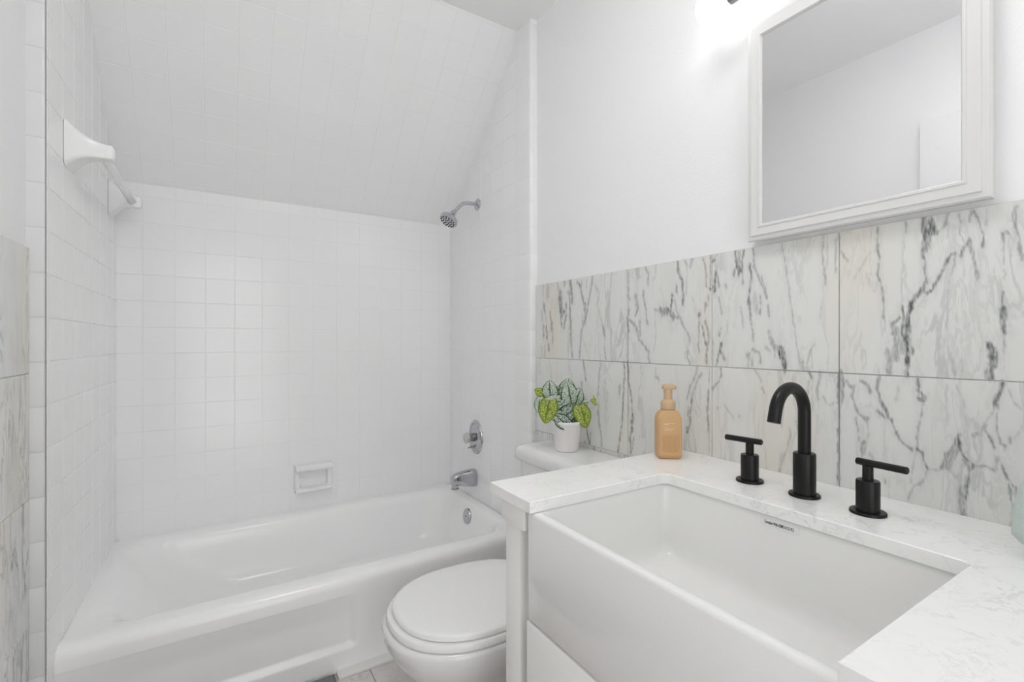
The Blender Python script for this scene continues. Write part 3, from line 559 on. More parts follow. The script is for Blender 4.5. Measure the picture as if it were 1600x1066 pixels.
# ------------------------------------------------------------------ toilet
TC = 1.256
toi = thing('toilet', (0.75, TC, 0), 'white two-piece toilet with closed lid between bathtub and vanity', 'toilet')
def egg(z, cx, fx, bx, hw, n=56, ex=2.25, exb=2.4):
    out = []
    for k in range(n):
        a = 2 * PI * k / n; ca, sa = math.cos(a), math.sin(a); e = ex if ca < 0 else exb
        px = math.copysign(abs(ca) ** (2 / e), ca); py = math.copysign(abs(sa) ** (2 / e), sa)
        out.append(V(cx + px * (fx if px < 0 else bx), TC + py * hw, z))
    return out
bm = bmesh.new()
loft(bm, [egg(0.001, 0.72, 0.20, 0.22, 0.115), egg(0.03, 0.72, 0.20, 0.22, 0.112), egg(0.09, 0.70, 0.19, 0.22, 0.105), egg(0.15, 0.67, 0.19, 0.25, 0.118), egg(0.20, 0.65, 0.21, 0.27, 0.145), egg(0.245, 0.64, 0.235, 0.28, 0.178),
          egg(0.285, 0.635, 0.250, 0.285, 0.196), egg(0.312, 0.635, 0.254, 0.285, 0.201), egg(0.321, 0.635, 0.252, 0.285, 0.199), egg(0.325, 0.635, 0.244, 0.28, 0.191)])
mesh_obj('bowl', bm, M['china'], toi, angle=60)
bm = bmesh.new()
loft(bm, [egg(0.3275, 0.635, 0.234, 0.24, 0.192), egg(0.329, 0.635, 0.241, 0.244, 0.197), egg(0.338, 0.635, 0.243, 0.245, 0.198), egg(0.3455, 0.635, 0.239, 0.243, 0.195), egg(0.3475, 0.635, 0.228, 0.238, 0.186)])
mesh_obj('seat', bm, M['seat'], toi, angle=50)
bm = bmesh.new()
loft(bm, [egg(0.3500, 0.640, 0.226, 0.248, 0.185), egg(0.3512, 0.640, 0.230, 0.250, 0.190), egg(0.3610, 0.640, 0.230, 0.251, 0.190), egg(0.3650, 0.640, 0.226, 0.248, 0.186), egg(0.3672, 0.640, 0.216, 0.242, 0.177), egg(0.3685, 0.640, 0.15, 0.19, 0.12), egg(0.3695, 0.640, 0.06, 0.08, 0.05)])
mesh_obj('lid', bm, M['seat'], toi, angle=60)
for s in (-1, 1):
    bm = bmesh.new(); tube(bm, [(0.898, TC + s * 0.075 - 0.02, 0.345), (0.898, TC + s * 0.075 + 0.02, 0.345)], 0.010, 14); mesh_obj('hinge', bm, M['seat'], toi)
bm = bmesh.new()
loft(bm, [rrect(0.975, 1.115, TC - 0.195, TC + 0.195, 0.04, 0.325), rrect(0.965, 1.125, TC - 0.215, TC + 0.215, 0.04, 0.345), rrect(0.955, 1.128, TC - 0.235, TC + 0.235, 0.04, 0.50), rrect(0.950, 1.130, TC - 0.242, TC + 0.242, 0.04, 0.672)])
tank = mesh_obj('tank', bm, M['china'], toi, angle=50)
bm = bmesh.new(); LZ = 0.726
def lidring(o, z): return rrect(0.940 + o, 1.139 - o * 0.2, TC - 0.255 + o, TC + 0.265 - o, 0.035, z)
loft(bm, [lidring(0.004, LZ - 0.0525), lidring(0, LZ - 0.048), lidring(0, LZ - 0.024), lidring(0.004, LZ - 0.012), lidring(0.012, LZ - 0.0045), lidring(0.024, LZ - 0.001), lidring(0.04, LZ)])
mesh_obj('tank_lid', bm, M['china'], toi, angle=60)
bm = bmesh.new(); lathe(bm, (0.951, TC - 0.17, 0.62), (-1, 0, 0), [(0.016, 0), (0.016, 0.006), (0.009, 0.010), (0.009, 0.016)], 20); tube(bm, [(0.932, TC - 0.172, 0.62), (0.930, TC - 0.13, 0.618), (0.929, TC - 0.10, 0.614)], [0.007, 0.006, 0.005], 12)
fl = mesh_obj('flush_lever', bm, M['chrome'], toi); fl['label'] = 'chrome flush lever'

# ------------------------------------------------------------------ vanity
ZT = H - 0.313      # counter top
TH = 0.023
VX = 0.516; VY0, VY1 = 0.063, 0.924
CX1, CY0, CY1 = 0.905, 0.2265, 0.766     # cut-out
van = thing('vanity_cabinet', (0.83, 0.49, 0), 'white painted vanity cabinet under the farmhouse sink', 'vanity')
zb = ZT - TH - 0.0005
def part(name, boxes, mat, parent, bevel=0.0025, angle=35):
    bm = bmesh.new()
    for lo, hi in boxes: box(bm, lo, hi, bevel)
    return mesh_obj(name, bm, mat, parent, angle=angle)
for ya, yb in ((0.822, 0.880), (0.107, 0.165)):
    part('post', [((0.530, ya, 0.0), (0.585, yb, zb - 0.048))], M['cab'], van)
for ya, yb in ((0.800, 0.889), (0.098, 0.187)):
    part('corner_rail', [((0.524, ya, zb - 0.0475), (0.60, yb, zb))], M['cab'], van)
for y in (0.858, 0.111):
    part('side_panel', [((0.587, y, 0.08), (1.120, y + 0.018, zb - 0.0005))], M['cab'], van)
part('back_panel', [((1.122, 0.111, 0.08), (1.134, 0.876, 0.50))], M['cab'], van)
part('bottom_shelf', [((0.60, 0.131, 0.08), (1.120, 0.856, 0.098))], M['cab'], van)
for ya, yb in ((0.808, 0.8195), (0.1675, 0.179)):
    part('stile', [((0.556, ya, 0.06), (0.60, yb, zb - 0.048))], M['cab'], van)
for y in (0.11, 0.845):
    part('foot', [((1.06, y, 0.0), (1.115, y + 0.03, 0.079))], M['cab'], van)
for ya, yb in ((0.4975, 0.790), (0.202, 0.4945)):
    dr = part('door', [((0.524, ya, 0.07), (0.544, yb, 0.553))], M['cab'], van)
    yk = 0.53 if ya > 0.4 else 0.462
    bm = bmesh.new(); lathe(bm, (0.5238, yk, 0.36), (-1, 0, 0), [(0.006, 0), (0.006, 0.012), (0.013, 0.016), (0.013, 0.022), (0.002, 0.024)], 20); mesh_obj('knob', bm, M['black'], dr)
part('cross_rail', [((0.546, 0.18, 0.535), (0.60, 0.8075, 0.5535))], M['cab'], van)

# counter slab: a U around the sink
bm = bmesh.new()
def slab_outline():
    o = [(VX, VY0), (XM - 0.0005, VY0), (XM - 0.0005, VY1), (VX, VY1), (VX, CY1)]
    o += [(CX1 - 0.022, CY1)] + [(CX1 - 0.022 + 0.022 * math.sin(R(a)), CY1 - 0.022 + 0.022 * math.cos(R(a))) for a in range(10, 91, 10)]
    o += [(CX1, CY0 + 0.012)] + [(CX1 - 0.012 + 0.012 * math.cos(R(a)), CY0 + 0.012 - 0.012 * math.sin(R(a))) for a in range(15, 91, 15)]
    o += [(VX, CY0)]
    return o
ol = slab_outline()
def ring_off(o, z):   # small inward offset for an eased edge
    n = len(ol); out = []
    for i in range(n):
        p = Vector((*ol[i], 0)); a = Vector((*ol[i - 1], 0)); b = Vector((*ol[(i + 1) % n], 0))
        d1 = (p - a).normalized(); d2 = (b - p).normalized(); n1 = Vector((-d1.y, d1.x, 0)); n2 = Vector((-d2.y, d2.x, 0))
        m_ = (n1 + n2); m_ = m_ / max(m_.length_squared / 2, 0.2)
        out.append(p + m_ * o + V(0, 0, z))
    return out
rows = loft(bm, [ring_off(0.0, ZT - TH), ring_off(0, ZT - 0.0015), ring_off(0.0015, ZT)], cap0=False, cap1=False)
for rr in (rows[0], rows[-1]):
    es = [bm.edges.get((rr[i], rr[(i + 1) % len(rr)])) for i in range(len(rr))]
    bmesh.ops.triangle_fill(bm, edges=es, use_beauty=True)
ctr = mesh_obj('countertop', bm, M['quartz'], angle=30); tag(ctr, 'white quartz countertop with faint grey veins around the sink', 'countertop')

# farmhouse sink
sk = thing('farmhouse_sink', (0.72, 0.496, 0.55), 'deep white apron front sink set in the quartz countertop', 'sink')
SZ = ZT - 0.0245; sx0, sx1, sy0, sy1 = 0.524, 0.935, 0.204, 0.789
bm = bmesh.new()
def sr(f, b, s, rad, z): return rrect(sx0 + f, sx1 - b, sy0 + s, sy1 - s, rad, z, 8)
loft(bm, [sr(0.004, 0, 0.004, 0.006, 0.556), sr(0, 0, 0, 0.008, 0.560), sr(0, 0, 0, 0.008, SZ - 0.007), sr(0.002, 0, 0.002, 0.007, SZ - 0.002), sr(0.006, 0.002, 0.006, 0.006, SZ), sr(0.017, 0.024, 0.020, 0.016, SZ), sr(0.021, 0.026, 0.022, 0.018, SZ - 0.003), sr(0.023, 0.027, 0.023, 0.022, SZ - 0.010),
          sr(0.027, 0.032, 0.027, 0.026, 0.640), sr(0.031, 0.036, 0.031, 0.030, 0.622), sr(0.040, 0.045, 0.040, 0.034, 0.612), sr(0.056, 0.060, 0.056, 0.034, 0.608), sr(0.12, 0.12, 0.16, 0.03, 0.605), sr(0.19, 0.19, 0.27, 0.01, 0.603)])
mesh_obj('sink_body', bm, M['sink'], sk, angle=50)
bm = bmesh.new(); lathe(bm, (0.73, 0.496, 0.6035), (0, 0, 1), [(0.045, 0), (0.044, 0.003), (0.036, 0.004), (0.030, 0.002), (0.004, 0.002)], 32)
dn = mesh_obj('drain', bm, M['nickel'], sk); dn['label'] = 'metal sink drain'
# sticker on the back wall of the basin
STX = 0.9075
bm = bmesh.new(); box(bm, (STX - 0.0006, 0.462, ZT - 0.0445), (STX + 0.0008, 0.533, ZT - 0.0310))
def text_mesh(txt, size):
    c = bpy.data.curves.new('text', 'FONT'); c.body = txt; c.size = size; c.align_x = 'CENTER'; c.align_y = 'CENTER'; c.extrude = 0.00015; c.offset = size * 0.008
    o = bpy.data.objects.new('text', c); COL.objects.link(o); bpy.context.view_layer.update()
    me = bpy.data.meshes.new_from_object(o.evaluated_get(bpy.context.evaluated_depsgraph_get()))
    bpy.data.objects.remove(o); bpy.data.curves.remove(c); return me
st = mesh_obj('sticker', bm, M['sticker'], sk); st['label'] = 'small white compliance sticker'
me = text_mesh('Complies With ASME A112.19.2', 0.0085)
xs = [v.co.x for v in me.vertices]; fac = 0.055 / (max(xs) - min(xs))
RT = Matrix(((0, 0, -1, 0), (-1, 0, 0, 0), (0, 1, 0, 0), (0, 0, 0, 1)))      # text faces -X, reads towards -Y
me.transform(Matrix.Translation((STX - 0.0008, 0.4985, ZT - 0.0375)) @ RT @ Matrix.Diagonal((fac, 1.0, 1.0, 1.0)))
me.materials.append(M['ink']); to = bpy.data.objects.new('sticker_text', me); COL.objects.link(to); to.parent = st
to.matrix_parent_inverse = Matrix.Identity(4); to.location = sk.location * 0

# faucet
fs = thing('faucet', (1.011, 0.504, ZT), 'matte black gooseneck faucet with two lever handles behind the sink', 'faucet')
def flange(x, y, parent):
    bm = bmesh.new(); lathe(bm, (x, y, ZT + 0.0003), (0, 0, 1), [(0.0285, 0), (0.0285, 0.0035), (0.0275, 0.005), (0.010, 0.0055)], 40)
    return mesh_obj('base_flange', bm, M['black'], parent)
bm = bmesh.new(); path = [V(1.011, 0.504, ZT + 0.080), V(1.011, 0.504, ZT + 0.12)]; zc_ = ZT + 0.168; Rr = 0.0535
path.append(V(1.011, 0.504, zc_ - 0.01))
for i in range(25):
    a = R(168 * i / 24); path.append(V(1.011 - Rr + Rr * math.cos(a), 0.504, zc_ + Rr * math.sin(a)))
d_ = (path[-1] - path[-2]).normalized(); path.append(path[-1] + d_ * 0.022)
tube(bm, path, 0.0118, 24); gn = mesh_obj('spout', bm, M['black'], fs); gn['label'] = 'matte black gooseneck spout'
bm = bmesh.new(); lathe(bm, (1.011, 0.504, ZT + 0.0055), (0, 0, 1), [(0.0205, 0), (0.0205, 0.080), (0.0195, 0.082), (0.012, 0.0825)], 40); mesh_obj('spout_body', bm, M['black'], gn)
flange(1.011, 0.504, gn)
def handle(x, y, b0, b1, label):
    bm = bmesh.new(); lathe(bm, (x, y, ZT + 0.0055), (0, 0, 1), [(0.0185, 0), (0.0185, 0.053), (0.0175, 0.055), (0.008, 0.0555)], 36); t = mesh_obj('handle', bm, M['black'], fs); t['label'] = label
    flange(x, y, t)
    bm = bmesh.new(); lathe(bm, (x, y, ZT + 0.0608), (0, 0, 1), [(0.0085, 0), (0.0085, 0.026)], 24); mesh_obj('neck', bm, M['black'], t)
    bm = bmesh.new(); a, b = Vector(b0), Vector(b1); d = (b - a).normalized()
    tube(bm, [a, a + d * 0.0012, b - d * 0.0012, b], [0.0052, 0.0064, 0.0064, 0.0052], 18); mesh_obj('lever_bar', bm, M['black'], t)
zl = H - 0.2205
handle(1.012, 0.621, (1.000, 0.672, zl), (1.010, 0.592, zl), 'handle nearest the soap bottle')
handle(1.007, 0.392, (1.006, 0.4095, zl), (0.998, 0.330, zl), 'handle to the right of the spout')

# ------------------------------------------------------------------ soap dispenser
BL = Vector((1.036, 0.868, ZT + 0.0003))
soap = thing('soap_dispenser', BL, 'tan foaming soap pump bottle on the far end of the countertop', 'soap dispenser')
fn = Vector((-0.585, -0.811, 0)).normalized(); fr = Vector((-fn.y, fn.x, 0)) ; fr = Vector((0.811, -0.585, 0)).normalized()
BW, BD = 0.0315, 0.0255
Bm = Matrix(((fr.x, -fn.x, 0, BL.x), (fr.y, -fn.y, 0, BL.y), (0, 0, 1, BL.z), (0, 0, 0, 1)))   # local x = right along the front, y = back, z = up
def br(sx, sy, z, r=0.0065): return [Bm @ p for p in rrect(-BW * sx, BW * sx, -BD * sy, BD * sy, r, z, 6)]
bm = bmesh.new()
loft(bm, [br(0.86, 0.82, 0.0, 0.006), br(0.95, 0.94, 0.003, 0.008), br(1, 1, 0.010), br(1, 1, 0.100), br(0.985, 0.97, 0.108), br(0.93, 0.92, 0.116, 0.012), br(0.82, 0.86, 0.1225, 0.013), br(0.64, 0.78, 0.127, 0.013), br(0.52, 0.70, 0.129, 0.013), br(0.50, 0.66, 0.1295, 0.0125)])
mesh_obj('bottle', bm, M['tan'], soap, angle=45)
bm = bmesh.new()                              # raised arched front panel
PW = 0.0275
pan = [(-PW, 0.010), (PW, 0.010), (PW, 0.098)] + [(PW * math.cos(R(a)), 0.098 + 0.017 * math.sin(R(a))) for a in range(15, 180, 15)] + [(-PW, 0.098)]
loft(bm, [[Bm @ V(x, -BD + 0.002, z) for x, z in pan], [Bm @ V(x, -BD - 0.0024, z) for x, z in pan], [Bm @ V(x * 0.97, -BD - 0.0030, 0.06 + (z - 0.06) * 0.985) for x, z in pan]])
pnl = mesh_obj('front_panel', bm, M['tan'], soap, angle=25)
bm = bmesh.new()
for k in range(12):
    x = -0.0209 + 0.0038 * k; tube(bm, [Bm @ V(x, -BD - 0.0028, 0.019), Bm @ V(x, -BD - 0.0028, 0.062)], 0.0014, 8)
box(bm, (-0.021, -BD - 0.0036, 0.0645), (0.021, -BD - 0.0026, 0.0657), M=Bm); mesh_obj('ribs', bm, M['tan'], pnl)
bm = bmesh.new(); rnd = random.Random(3)
for z, ln, hgt in ((0.0955, 0.026, 0.0011), (0.0925, 0.012, 0.0014), (0.0845, 0.010, 0.0010), (0.0800, 0.027, 0.0016), (0.0765, 0.019, 0.0010)):
    x = -0.0165
    while x < -0.0165 + ln:
        wd = rnd.uniform(0.0007, 0.0018); box(bm, (x, -BD - 0.0033, z), (x + wd, -BD - 0.0028, z + hgt), M=Bm); x += wd + rnd.uniform(0.0004, 0.0012)
mesh_obj('print', bm, M['cream'], pnl, smooth=False)
bm = bmesh.new(); lathe(bm, BL + V(0, 0, 0.130), (0, 0, 1), [(0.0190, 0), (0.0196, 0.001), (0.0196, 0.017), (0.0185, 0.021), (0.0150, 0.0245), (0.0118, 0.026), (0.0112, 0.027)], 36); mesh_obj('collar', bm, M['tanpump'], soap, angle=50)
bm = bmesh.new(); lathe(bm, BL + V(0, 0, 0.157), (0, 0, 1), [(0.0112, 0), (0.0112, 0.026), (0.010, 0.0275)], 28); mesh_obj('pump_neck', bm, M['tanpump'], soap)
bm = bmesh.new(); ht = [Bm @ V(0.0030 + p.x, p.y, 0) - Bm @ V(0, 0, 0) + BL for p in rrect(-0.0185, 0.0185, -0.0115, 0.0115, 0.008, 0, 6)]
hz = lambda s, z: [BL + (p - BL) * s + V(0, 0, z) for p in ht]
loft(bm, [hz(0.9, 0.1835), hz(1, 0.185), hz(1, 0.190), hz(0.95, 0.194), hz(0.75, 0.1965)]); ph = mesh_obj('pump_head', bm, M['tanpump'], soap, angle=50)
bm = bmesh.new(); lathe(bm, BL + fr * 0.0205 + V(0, 0, 0.1885), fr, [(0.0030, 0), (0.0028, 0.0016)], 14); mesh_obj('nozzle', bm, M['darkhole'], ph)

# ------------------------------------------------------------------ potted plant
PB = Vector((1.045, 1.318, LZ + 0.0005))
pl = thing('potted_plant', PB, 'small variegated green and white plant in a white pot on the toilet tank', 'plant')
bm = bmesh.new(); lathe(bm, PB, (0, 0, 1), [(0.036, 0), (0.0385, 0.002), (0.041, 0.010), (0.0515, 0.094), (0.0540, 0.097), (0.0545, 0.104), (0.0530, 0.106), (0.0500, 0.104), (0.0490, 0.090)], 48, cap1=True); mesh_obj('pot', bm, M['pot'], pl)
bm = bmesh.new(); lathe(bm, PB + V(0, 0, 0.0905), (0, 0, 1), [(0.0480, 0), (0.030, 0.004), (0.003, 0.006)], 24); mesh_obj('soil', bm, M['soil'], pl)
def leaf_mat(name, light, dark, mid, cover):
    m, nt, p = nodes(name); N = nt.nodes.new; L = nt.links.new
    uv = N('ShaderNodeUVMap'); uv.uv_map = 'UVMap'
    at_ = N('ShaderNodeObjectInfo')
    ns = N('ShaderNodeTexNoise'); ns.inputs['Scale'].default_value = 7; ns.inputs['Detail'].default_value = 2
    ad = N('ShaderNodeVectorMath'); ad.operation = 'MULTIPLY_ADD'; L(ns.outputs['Color'], ad.inputs[0]); ad.inputs[1].default_value = (0.10, 0.10, 0.10); L(uv.outputs[0], ad.inputs[2])
    L(uv.outputs[0], ns.inputs['Vector'])
    vo_ = N('ShaderNodeTexVoronoi'); vo_.feature = 'DISTANCE_TO_EDGE'; vo_.inputs['Scale'].default_value = 8.5; L(ad.outputs[0], vo_.inputs['Vector'])
    r1 = ramp(nt, [(0.0, g(0)), (cover * 0.55, g(0)), (cover, g(1))]); L(vo_.outputs['Distance'], r1.inputs[0])
    # margin and midrib stay green: v runs -1..1 across, stored as 0..1
    sp_ = N('ShaderNodeSeparateXYZ'); L(uv.outputs[0], sp_.inputs[0])
    s = N('ShaderNodeMath'); s.operation = 'SUBTRACT'; L(sp_.outputs[1], s.inputs[0]); s.inputs[1].default_value = 0.5
    a = N('ShaderNodeMath'); a.operation = 'ABSOLUTE'; L(s.outputs[0], a.inputs[0])
    r2 = ramp(nt, [(0.0, g(0.0)), (0.025, g(0.0)), (0.05, g(1)), (0.40, g(1)), (0.46, g(0))]); L(a.outputs[0], r2.inputs[0])
    mu = N('ShaderNodeMath'); mu.operation = 'MULTIPLY'; L(r1.outputs[0], mu.inputs[0]); L(r2.outputs[0], mu.inputs[1])
    n2 = N('ShaderNodeTexNoise'); n2.inputs['Scale'].default_value = 3.0; L(uv.outputs[0], n2.inputs['Vector'])
    gm = N('ShaderNodeMix'); gm.data_type = 'RGBA'; L(n2.outputs[0], gm.inputs[0]); gm.inputs[6].default_value = (*dark, 1); gm.inputs[7].default_value = (*mid, 1)
    c = N('ShaderNodeMix'); c.data_type = 'RGBA'; L(mu.outputs[0], c.inputs[0]); L(gm.outputs[2], c.inputs[6]); c.inputs[7].default_value = (*light, 1)
    L(c.outputs[2], p.inputs['Base Color']); p.inputs['Roughness'].default_value = 0.38
    p.inputs['Subsurface Weight'].default_value = 0.0
    return m
LM = {'white': leaf_mat('leaf_white_green', (0.84, 0.90, 0.82), (0.03, 0.10, 0.035), (0.12, 0.27, 0.08), 0.058),
      'dark': leaf_mat('leaf_dark_green', (0.76, 0.86, 0.78), (0.018, 0.065, 0.028), (0.05, 0.14, 0.05), 0.11),
      'lime': leaf_mat('leaf_lime', (0.72, 0.78, 0.25), (0.12, 0.24, 0.015), (0.32, 0.46, 0.03), 0.11)}
CR = Vector((0.850, -0.527, 0)); CU = Vector((0, 0, 1)); CF = Vector((-0.527, -0.850, 0))    # right, up and front of the pot as one meets it
SOIL = PB + V(0, 0, 0.096)
def leaf(px, py, f, tip, length, width, kind, turn=0.0, fold=0.18, droop=0.35):
    """px/py: leaf middle relative to the rim centre in cm (right, up), f: cm to the front; tip: direction the tip points (deg, 0 = right, 90 = up)"""
    c = PB + V(0, 0, 0.100) + CR * px * 0.01 + CU * py * 0.01 + CF * f * 0.01
    d = (CR * math.cos(R(tip)) + CU * math.sin(R(tip)) + CF * 0.25).normalized()
    nrm = (CF * math.cos(R(turn)) + CR * math.sin(R(turn)) + CU * 0.35); nrm = (nrm - d * nrm.dot(d)).normalized(); sd_ = d.cross(nrm).normalized()
    L_, W_ = length * 0.01, width * 0.01
    bm = bmesh.new(); uvl = bm.loops.layers.uv.new('UVMap'); nu, nv = 16, 10; G_ = []; uvs = {}
    for i in range(nu + 1):
        t = i / nu; w_ = (math.sin(PI * min(1, t * 0.95 + 0.05) ** 0.80) ** 0.68) * (1 - 0.22 * t) * 1.12 * W_ / 2
        if t > 0.985: w_ = 0.0003
        row = []
        for j in range(nv + 1):
            s_ = (j / nv - 0.5) * 2
            back = -0.16 * L_ * (1 - t) ** 3 * abs(s_) ** 1.5          # heart lobes reach back past the stalk
            h = -fold * W_ * abs(s_) ** 1.3 * (1 - 0.4 * t) * 0.5 - droop * L_ * t * t * 0.45 + 0.02 * W_ * math.sin(9 * t + 3 * s_)
            v = bm.verts.new(c + d * (L_ * (t - 0.45) + back) + sd_ * (w_ * s_) + nrm * h); uvs[v] = (t * L_ / 0.06, j / nv); row.append(v)
        G_.append(row)
    for i in range(nu):
        for j in range(nv): bm.faces.new((G_[i][j], G_[i + 1][j], G_[i + 1][j + 1], G_[i][j + 1]))
    for fc in bm.faces:
        for lp in fc.loops: lp[uvl].uv = uvs[lp.vert]
    base = G_[0][nv // 2].co.copy()
    bmesh.ops.solidify(bm, geom=bm.faces[:], thickness=0.0006)
    o = mesh_obj('leaf', bm, LM[kind], pl, angle=80)
    o['label'] = {'white': 'white leaf with green veins', 'dark': 'dark green leaf with white flecks', 'lime': 'lime green leaf'}[kind]
    root = SOIL + CR * px * 0.0022 + CF * f * 0.003
    mid = (base + root) / 2 + CR * px * -0.0012 + V(0, 0, 0.008)
    bm = bmesh.new(); q = [root * (1 - t) ** 2 + mid * 2 * t * (1 - t) + base * t * t for t in [k / 8 for k in range(9)]]
    tube(bm, q, [0.0013 - 0.0005 * k / 8 for k in range(9)], 8); mesh_obj('stem', bm, M['stem'], pl)
LEAVES = [(-5.6, 11.2, 0.6, 95, 5.6, 4.8, 'white', -10), (-9.0, 10.6, 0.0, 150, 3.0, 2.6, 'lime', -30), (-3.2, 10.0, -1.2, 60, 4.4, 4.6, 'dark', 5),
          (0.9, 10.0, 1.2, 100, 7.2, 5.4, 'white', 5), (3.6, 8.6, 0.2, 70, 5.6, 4.6, 'white', 25), (-6.6, 4.4, 2.6, 254, 7.2, 5.8, 'lime', -15),
          (-9.2, 5.8, 0.4, 262, 4.4, 3.4, 'white', -30), (-2.2, 5.2, 2.4, 205, 6.0, 5.6, 'dark', 0), (-1.0, 0.4, 4.6, 325, 5.6, 4.2, 'dark', 0),
          (5.2, 2.6, 3.2, 290, 7.0, 5.4, 'lime', 18), (2.3, 2.6, 1.4, 300, 5.0, 4.6, 'dark', 10), (0.4, 12.0, -2.0, 80, 5.0, 5.0, 'white', 5),
          (10.2, 7.2, -1.0, 325, 3.6, 2.6, 'lime', 5), (4.5, 6.0, -1.5, 20, 5.0, 4.2, 'white', 30), (-4.0, 7.6, 1.4, 170, 5.2, 4.6, 'white', -10), (-0.4, 3.0, 3.2, 215, 5.0, 4.4, 'dark', 0)]
for px, py, f_, tip_, ln_, wd_, kd_, tn_ in LEAVES: leaf(px * 1.08, py, f_, tip_, ln_ * 1.12, wd_ * 1.22, kd_, tn_)

# ------------------------------------------------------------------ mirror cabinet
my0, my1, mz0, mz1 = 0.253, 0.690, H + 0.245, H + 0.775
mir = thing('mirror_cabinet', (XR - 0.03, (my0 + my1) / 2, mz0), 'white framed mirror cabinet on the wall over the sink', 'mirror')
bm = bmesh.new(); FX = 1.108
def mr(o, x): return [V(x, y, z) for y, z in ((my0 + o, mz0 + o), (my1 - o, mz0 + o), (my1 - o, mz1 - o), (my0 + o, mz1 - o))]
loft(bm, [mr(0.004, XR + 0.0 - 0.0004), mr(0.004, 1.124), mr(0.001, 1.121), mr(0.0, FX + 0.009), mr(0.003, FX + 0.005), mr(0.011, FX + 0.0035), mr(0.013, FX), mr(0.030, FX), mr(0.0315, FX - 0.002), mr(0.036, FX - 0.002), mr(0.0385, FX + 0.003), mr(0.0385, FX + 0.008)], cap0=True, cap1=False)
mesh_obj('frame', bm, M['frame'], mir, angle=15)
bm = bmesh.new(); box(bm, (FX + 0.0045, my0 + 0.0386, mz0 + 0.0386), (FX + 0.0075, my1 - 0.0386, mz1 - 0.0386))
gl = mesh_obj('mirror_glass', bm, M['mirror'], mir, smooth=False); gl['label'] = 'silvered mirror glass'

# ------------------------------------------------------------------ vanity light
BXL, BZL = 1.060, H + 0.843
vl = thing('vanity_light', (XR, 0.48, BZL), 'two-globe vanity light fixed above the mirror cabinet', 'wall lamp')
bm = bmesh.new(); lathe(bm, (XR - 0.0005, 0.48, BZL + 0.045), (-1, 0, 0), [(0.06, 0), (0.06, 0.012), (0.055, 0.018), (0.01, 0.02)], 40); mesh_obj('wall_plate', bm, M['nickel'], vl)
bm = bmesh.new(); tube(bm, [(XR - 0.018, 0.48, BZL + 0.045), (1.10, 0.48, BZL + 0.045), (1.072, 0.48, BZL + 0.032), (BXL, 0.48, BZL + 0.010)], 0.008, 14); mesh_obj('arm', bm, M['nickel'], vl)
bm = bmesh.new(); tube(bm, [(BXL, 0.30, BZL), (BXL, 0.66, BZL)], 0.010, 18); mesh_obj('cross_bar', bm, M['nickel'], vl)
for s, y in ((1, 0.742), (-1, 0.218)):
    bm = bmesh.new(); lathe(bm, (BXL, y - s * 0.074, BZL), (0, s, 0), [(0.012, 0), (0.019, 0.004), (0.021, 0.03), (0.021, 0.034)], 28); sk_ = mesh_obj('socket', bm, M['nickel'], vl)
    bm = bmesh.new(); prof_ = [(0.013, -0.048), (0.015, -0.0445)] + [(0.0465 * math.sin(R(a)), -0.0465 * math.cos(R(a))) for a in range(24, 180, 12)] + [(0.0015, 0.0465)]
    lathe(bm, (BXL, y, BZL), (0, s, 0), prof_, 36); bb = mesh_obj('globe_bulb', bm, M['bulb'], vl, angle=80); bb['label'] = 'lit white globe bulb'

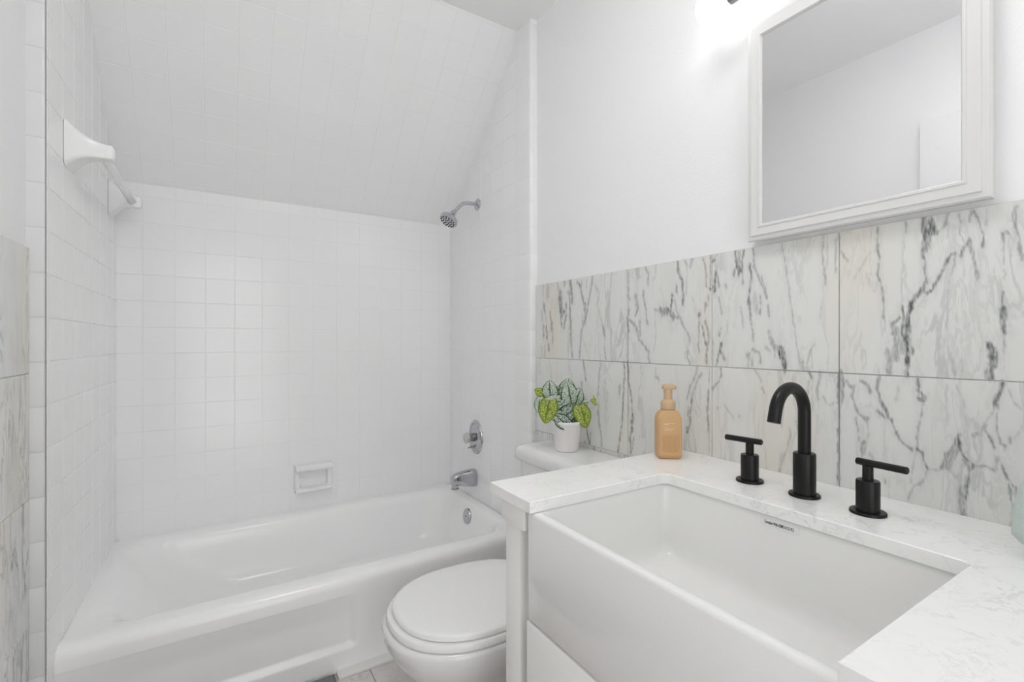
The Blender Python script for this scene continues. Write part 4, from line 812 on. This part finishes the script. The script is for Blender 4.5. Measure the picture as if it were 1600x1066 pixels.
# ------------------------------------------------------------------ hand towel and bath mat
tr_ = thing('towel_ring', (XM, 0.10, 1.20), 'black towel ring on the marble at the near end of the vanity', 'towel ring')
bm = bmesh.new(); lathe(bm, (XM - 0.0005, 0.10, 1.22), (-1, 0, 0), [(0.022, 0), (0.022, 0.006), (0.009, 0.008), (0.009, 0.143)], 24); mesh_obj('post', bm, M['black'], tr_)
bm = bmesh.new(); tube(bm, [V(1.004, 0.10 + 0.075 * math.sin(2 * PI * k / 40), 1.145 + 0.075 * math.cos(2 * PI * k / 40)) for k in range(41)], 0.0045, 10, cap=False); mesh_obj('ring', bm, M['black'], tr_)
bm = bmesh.new(); rings = []
for i in range(28):
    t = i / 27; z = lerp(1.0640, ZT + 0.012, t); hw = lerp(0.045, 0.1035, sstep(0.0, 0.85, t)); tx = lerp(0.018, 0.040, sstep(0, 0.7, t))
    if t > 0.93: k = 1 - 0.35 * ((t - 0.93) / 0.07) ** 2; hw *= k; tx *= k
    if t < 0.06: tx *= 0.6
    ring = []
    for k in range(64):
        a = 2 * PI * k / 64; fold_ = 1 + 0.10 * math.cos(7 * a + 0.6) * lerp(1.0, 0.5, t)
        ring.append(V(1.006 + tx * math.sin(a) * fold_ - 0.012 * t, 0.100 + hw * math.cos(a) * (1 + 0.02 * math.cos(5 * a)), z))
    rings.append(ring)
loft(bm, rings)
tw = mesh_obj('hand_towel', bm, M['towel'], angle=80); tag(tw, 'pale sage green terry hand towel hanging at the right end of the counter', 'towel')

bm = bmesh.new(); nxm, nym = 60, 40; G_ = []
for i in range(nxm + 1):
    row = []
    for j in range(nym + 1):
        x = lerp(-0.30, 0.327, i / nxm); y = lerp(1.17, 1.648, j / nym); e = min(i, nxm - i, j, nym - j)
        row.append(bm.verts.new((x, y, 0.001 + (0.009 + random.uniform(0, 0.004)) * min(1.0, e / 1.0 + 0.25))))
    G_.append(row)
for i in range(nxm):
    for j in range(nym): bm.faces.new((G_[i][j], G_[i + 1][j], G_[i + 1][j + 1], G_[i][j + 1]))
rim_ = [G_[i][0] for i in range(nxm + 1)] + [G_[nxm][j] for j in range(1, nym + 1)] + [G_[i][nym] for i in range(nxm - 1, -1, -1)] + [G_[0][j] for j in range(nym - 1, 0, -1)]
lowr = [bm.verts.new((v.co.x, v.co.y, 0.0008)) for v in rim_]
for i in range(len(rim_)):
    j = (i + 1) % len(rim_); bm.faces.new((rim_[i], lowr[i], lowr[j], rim_[j]))
bmat = mesh_obj('bath_mat', bm, M['mat'], angle=80); tag(bmat, 'dark grey bath mat on the floor along the tub front', 'mat')
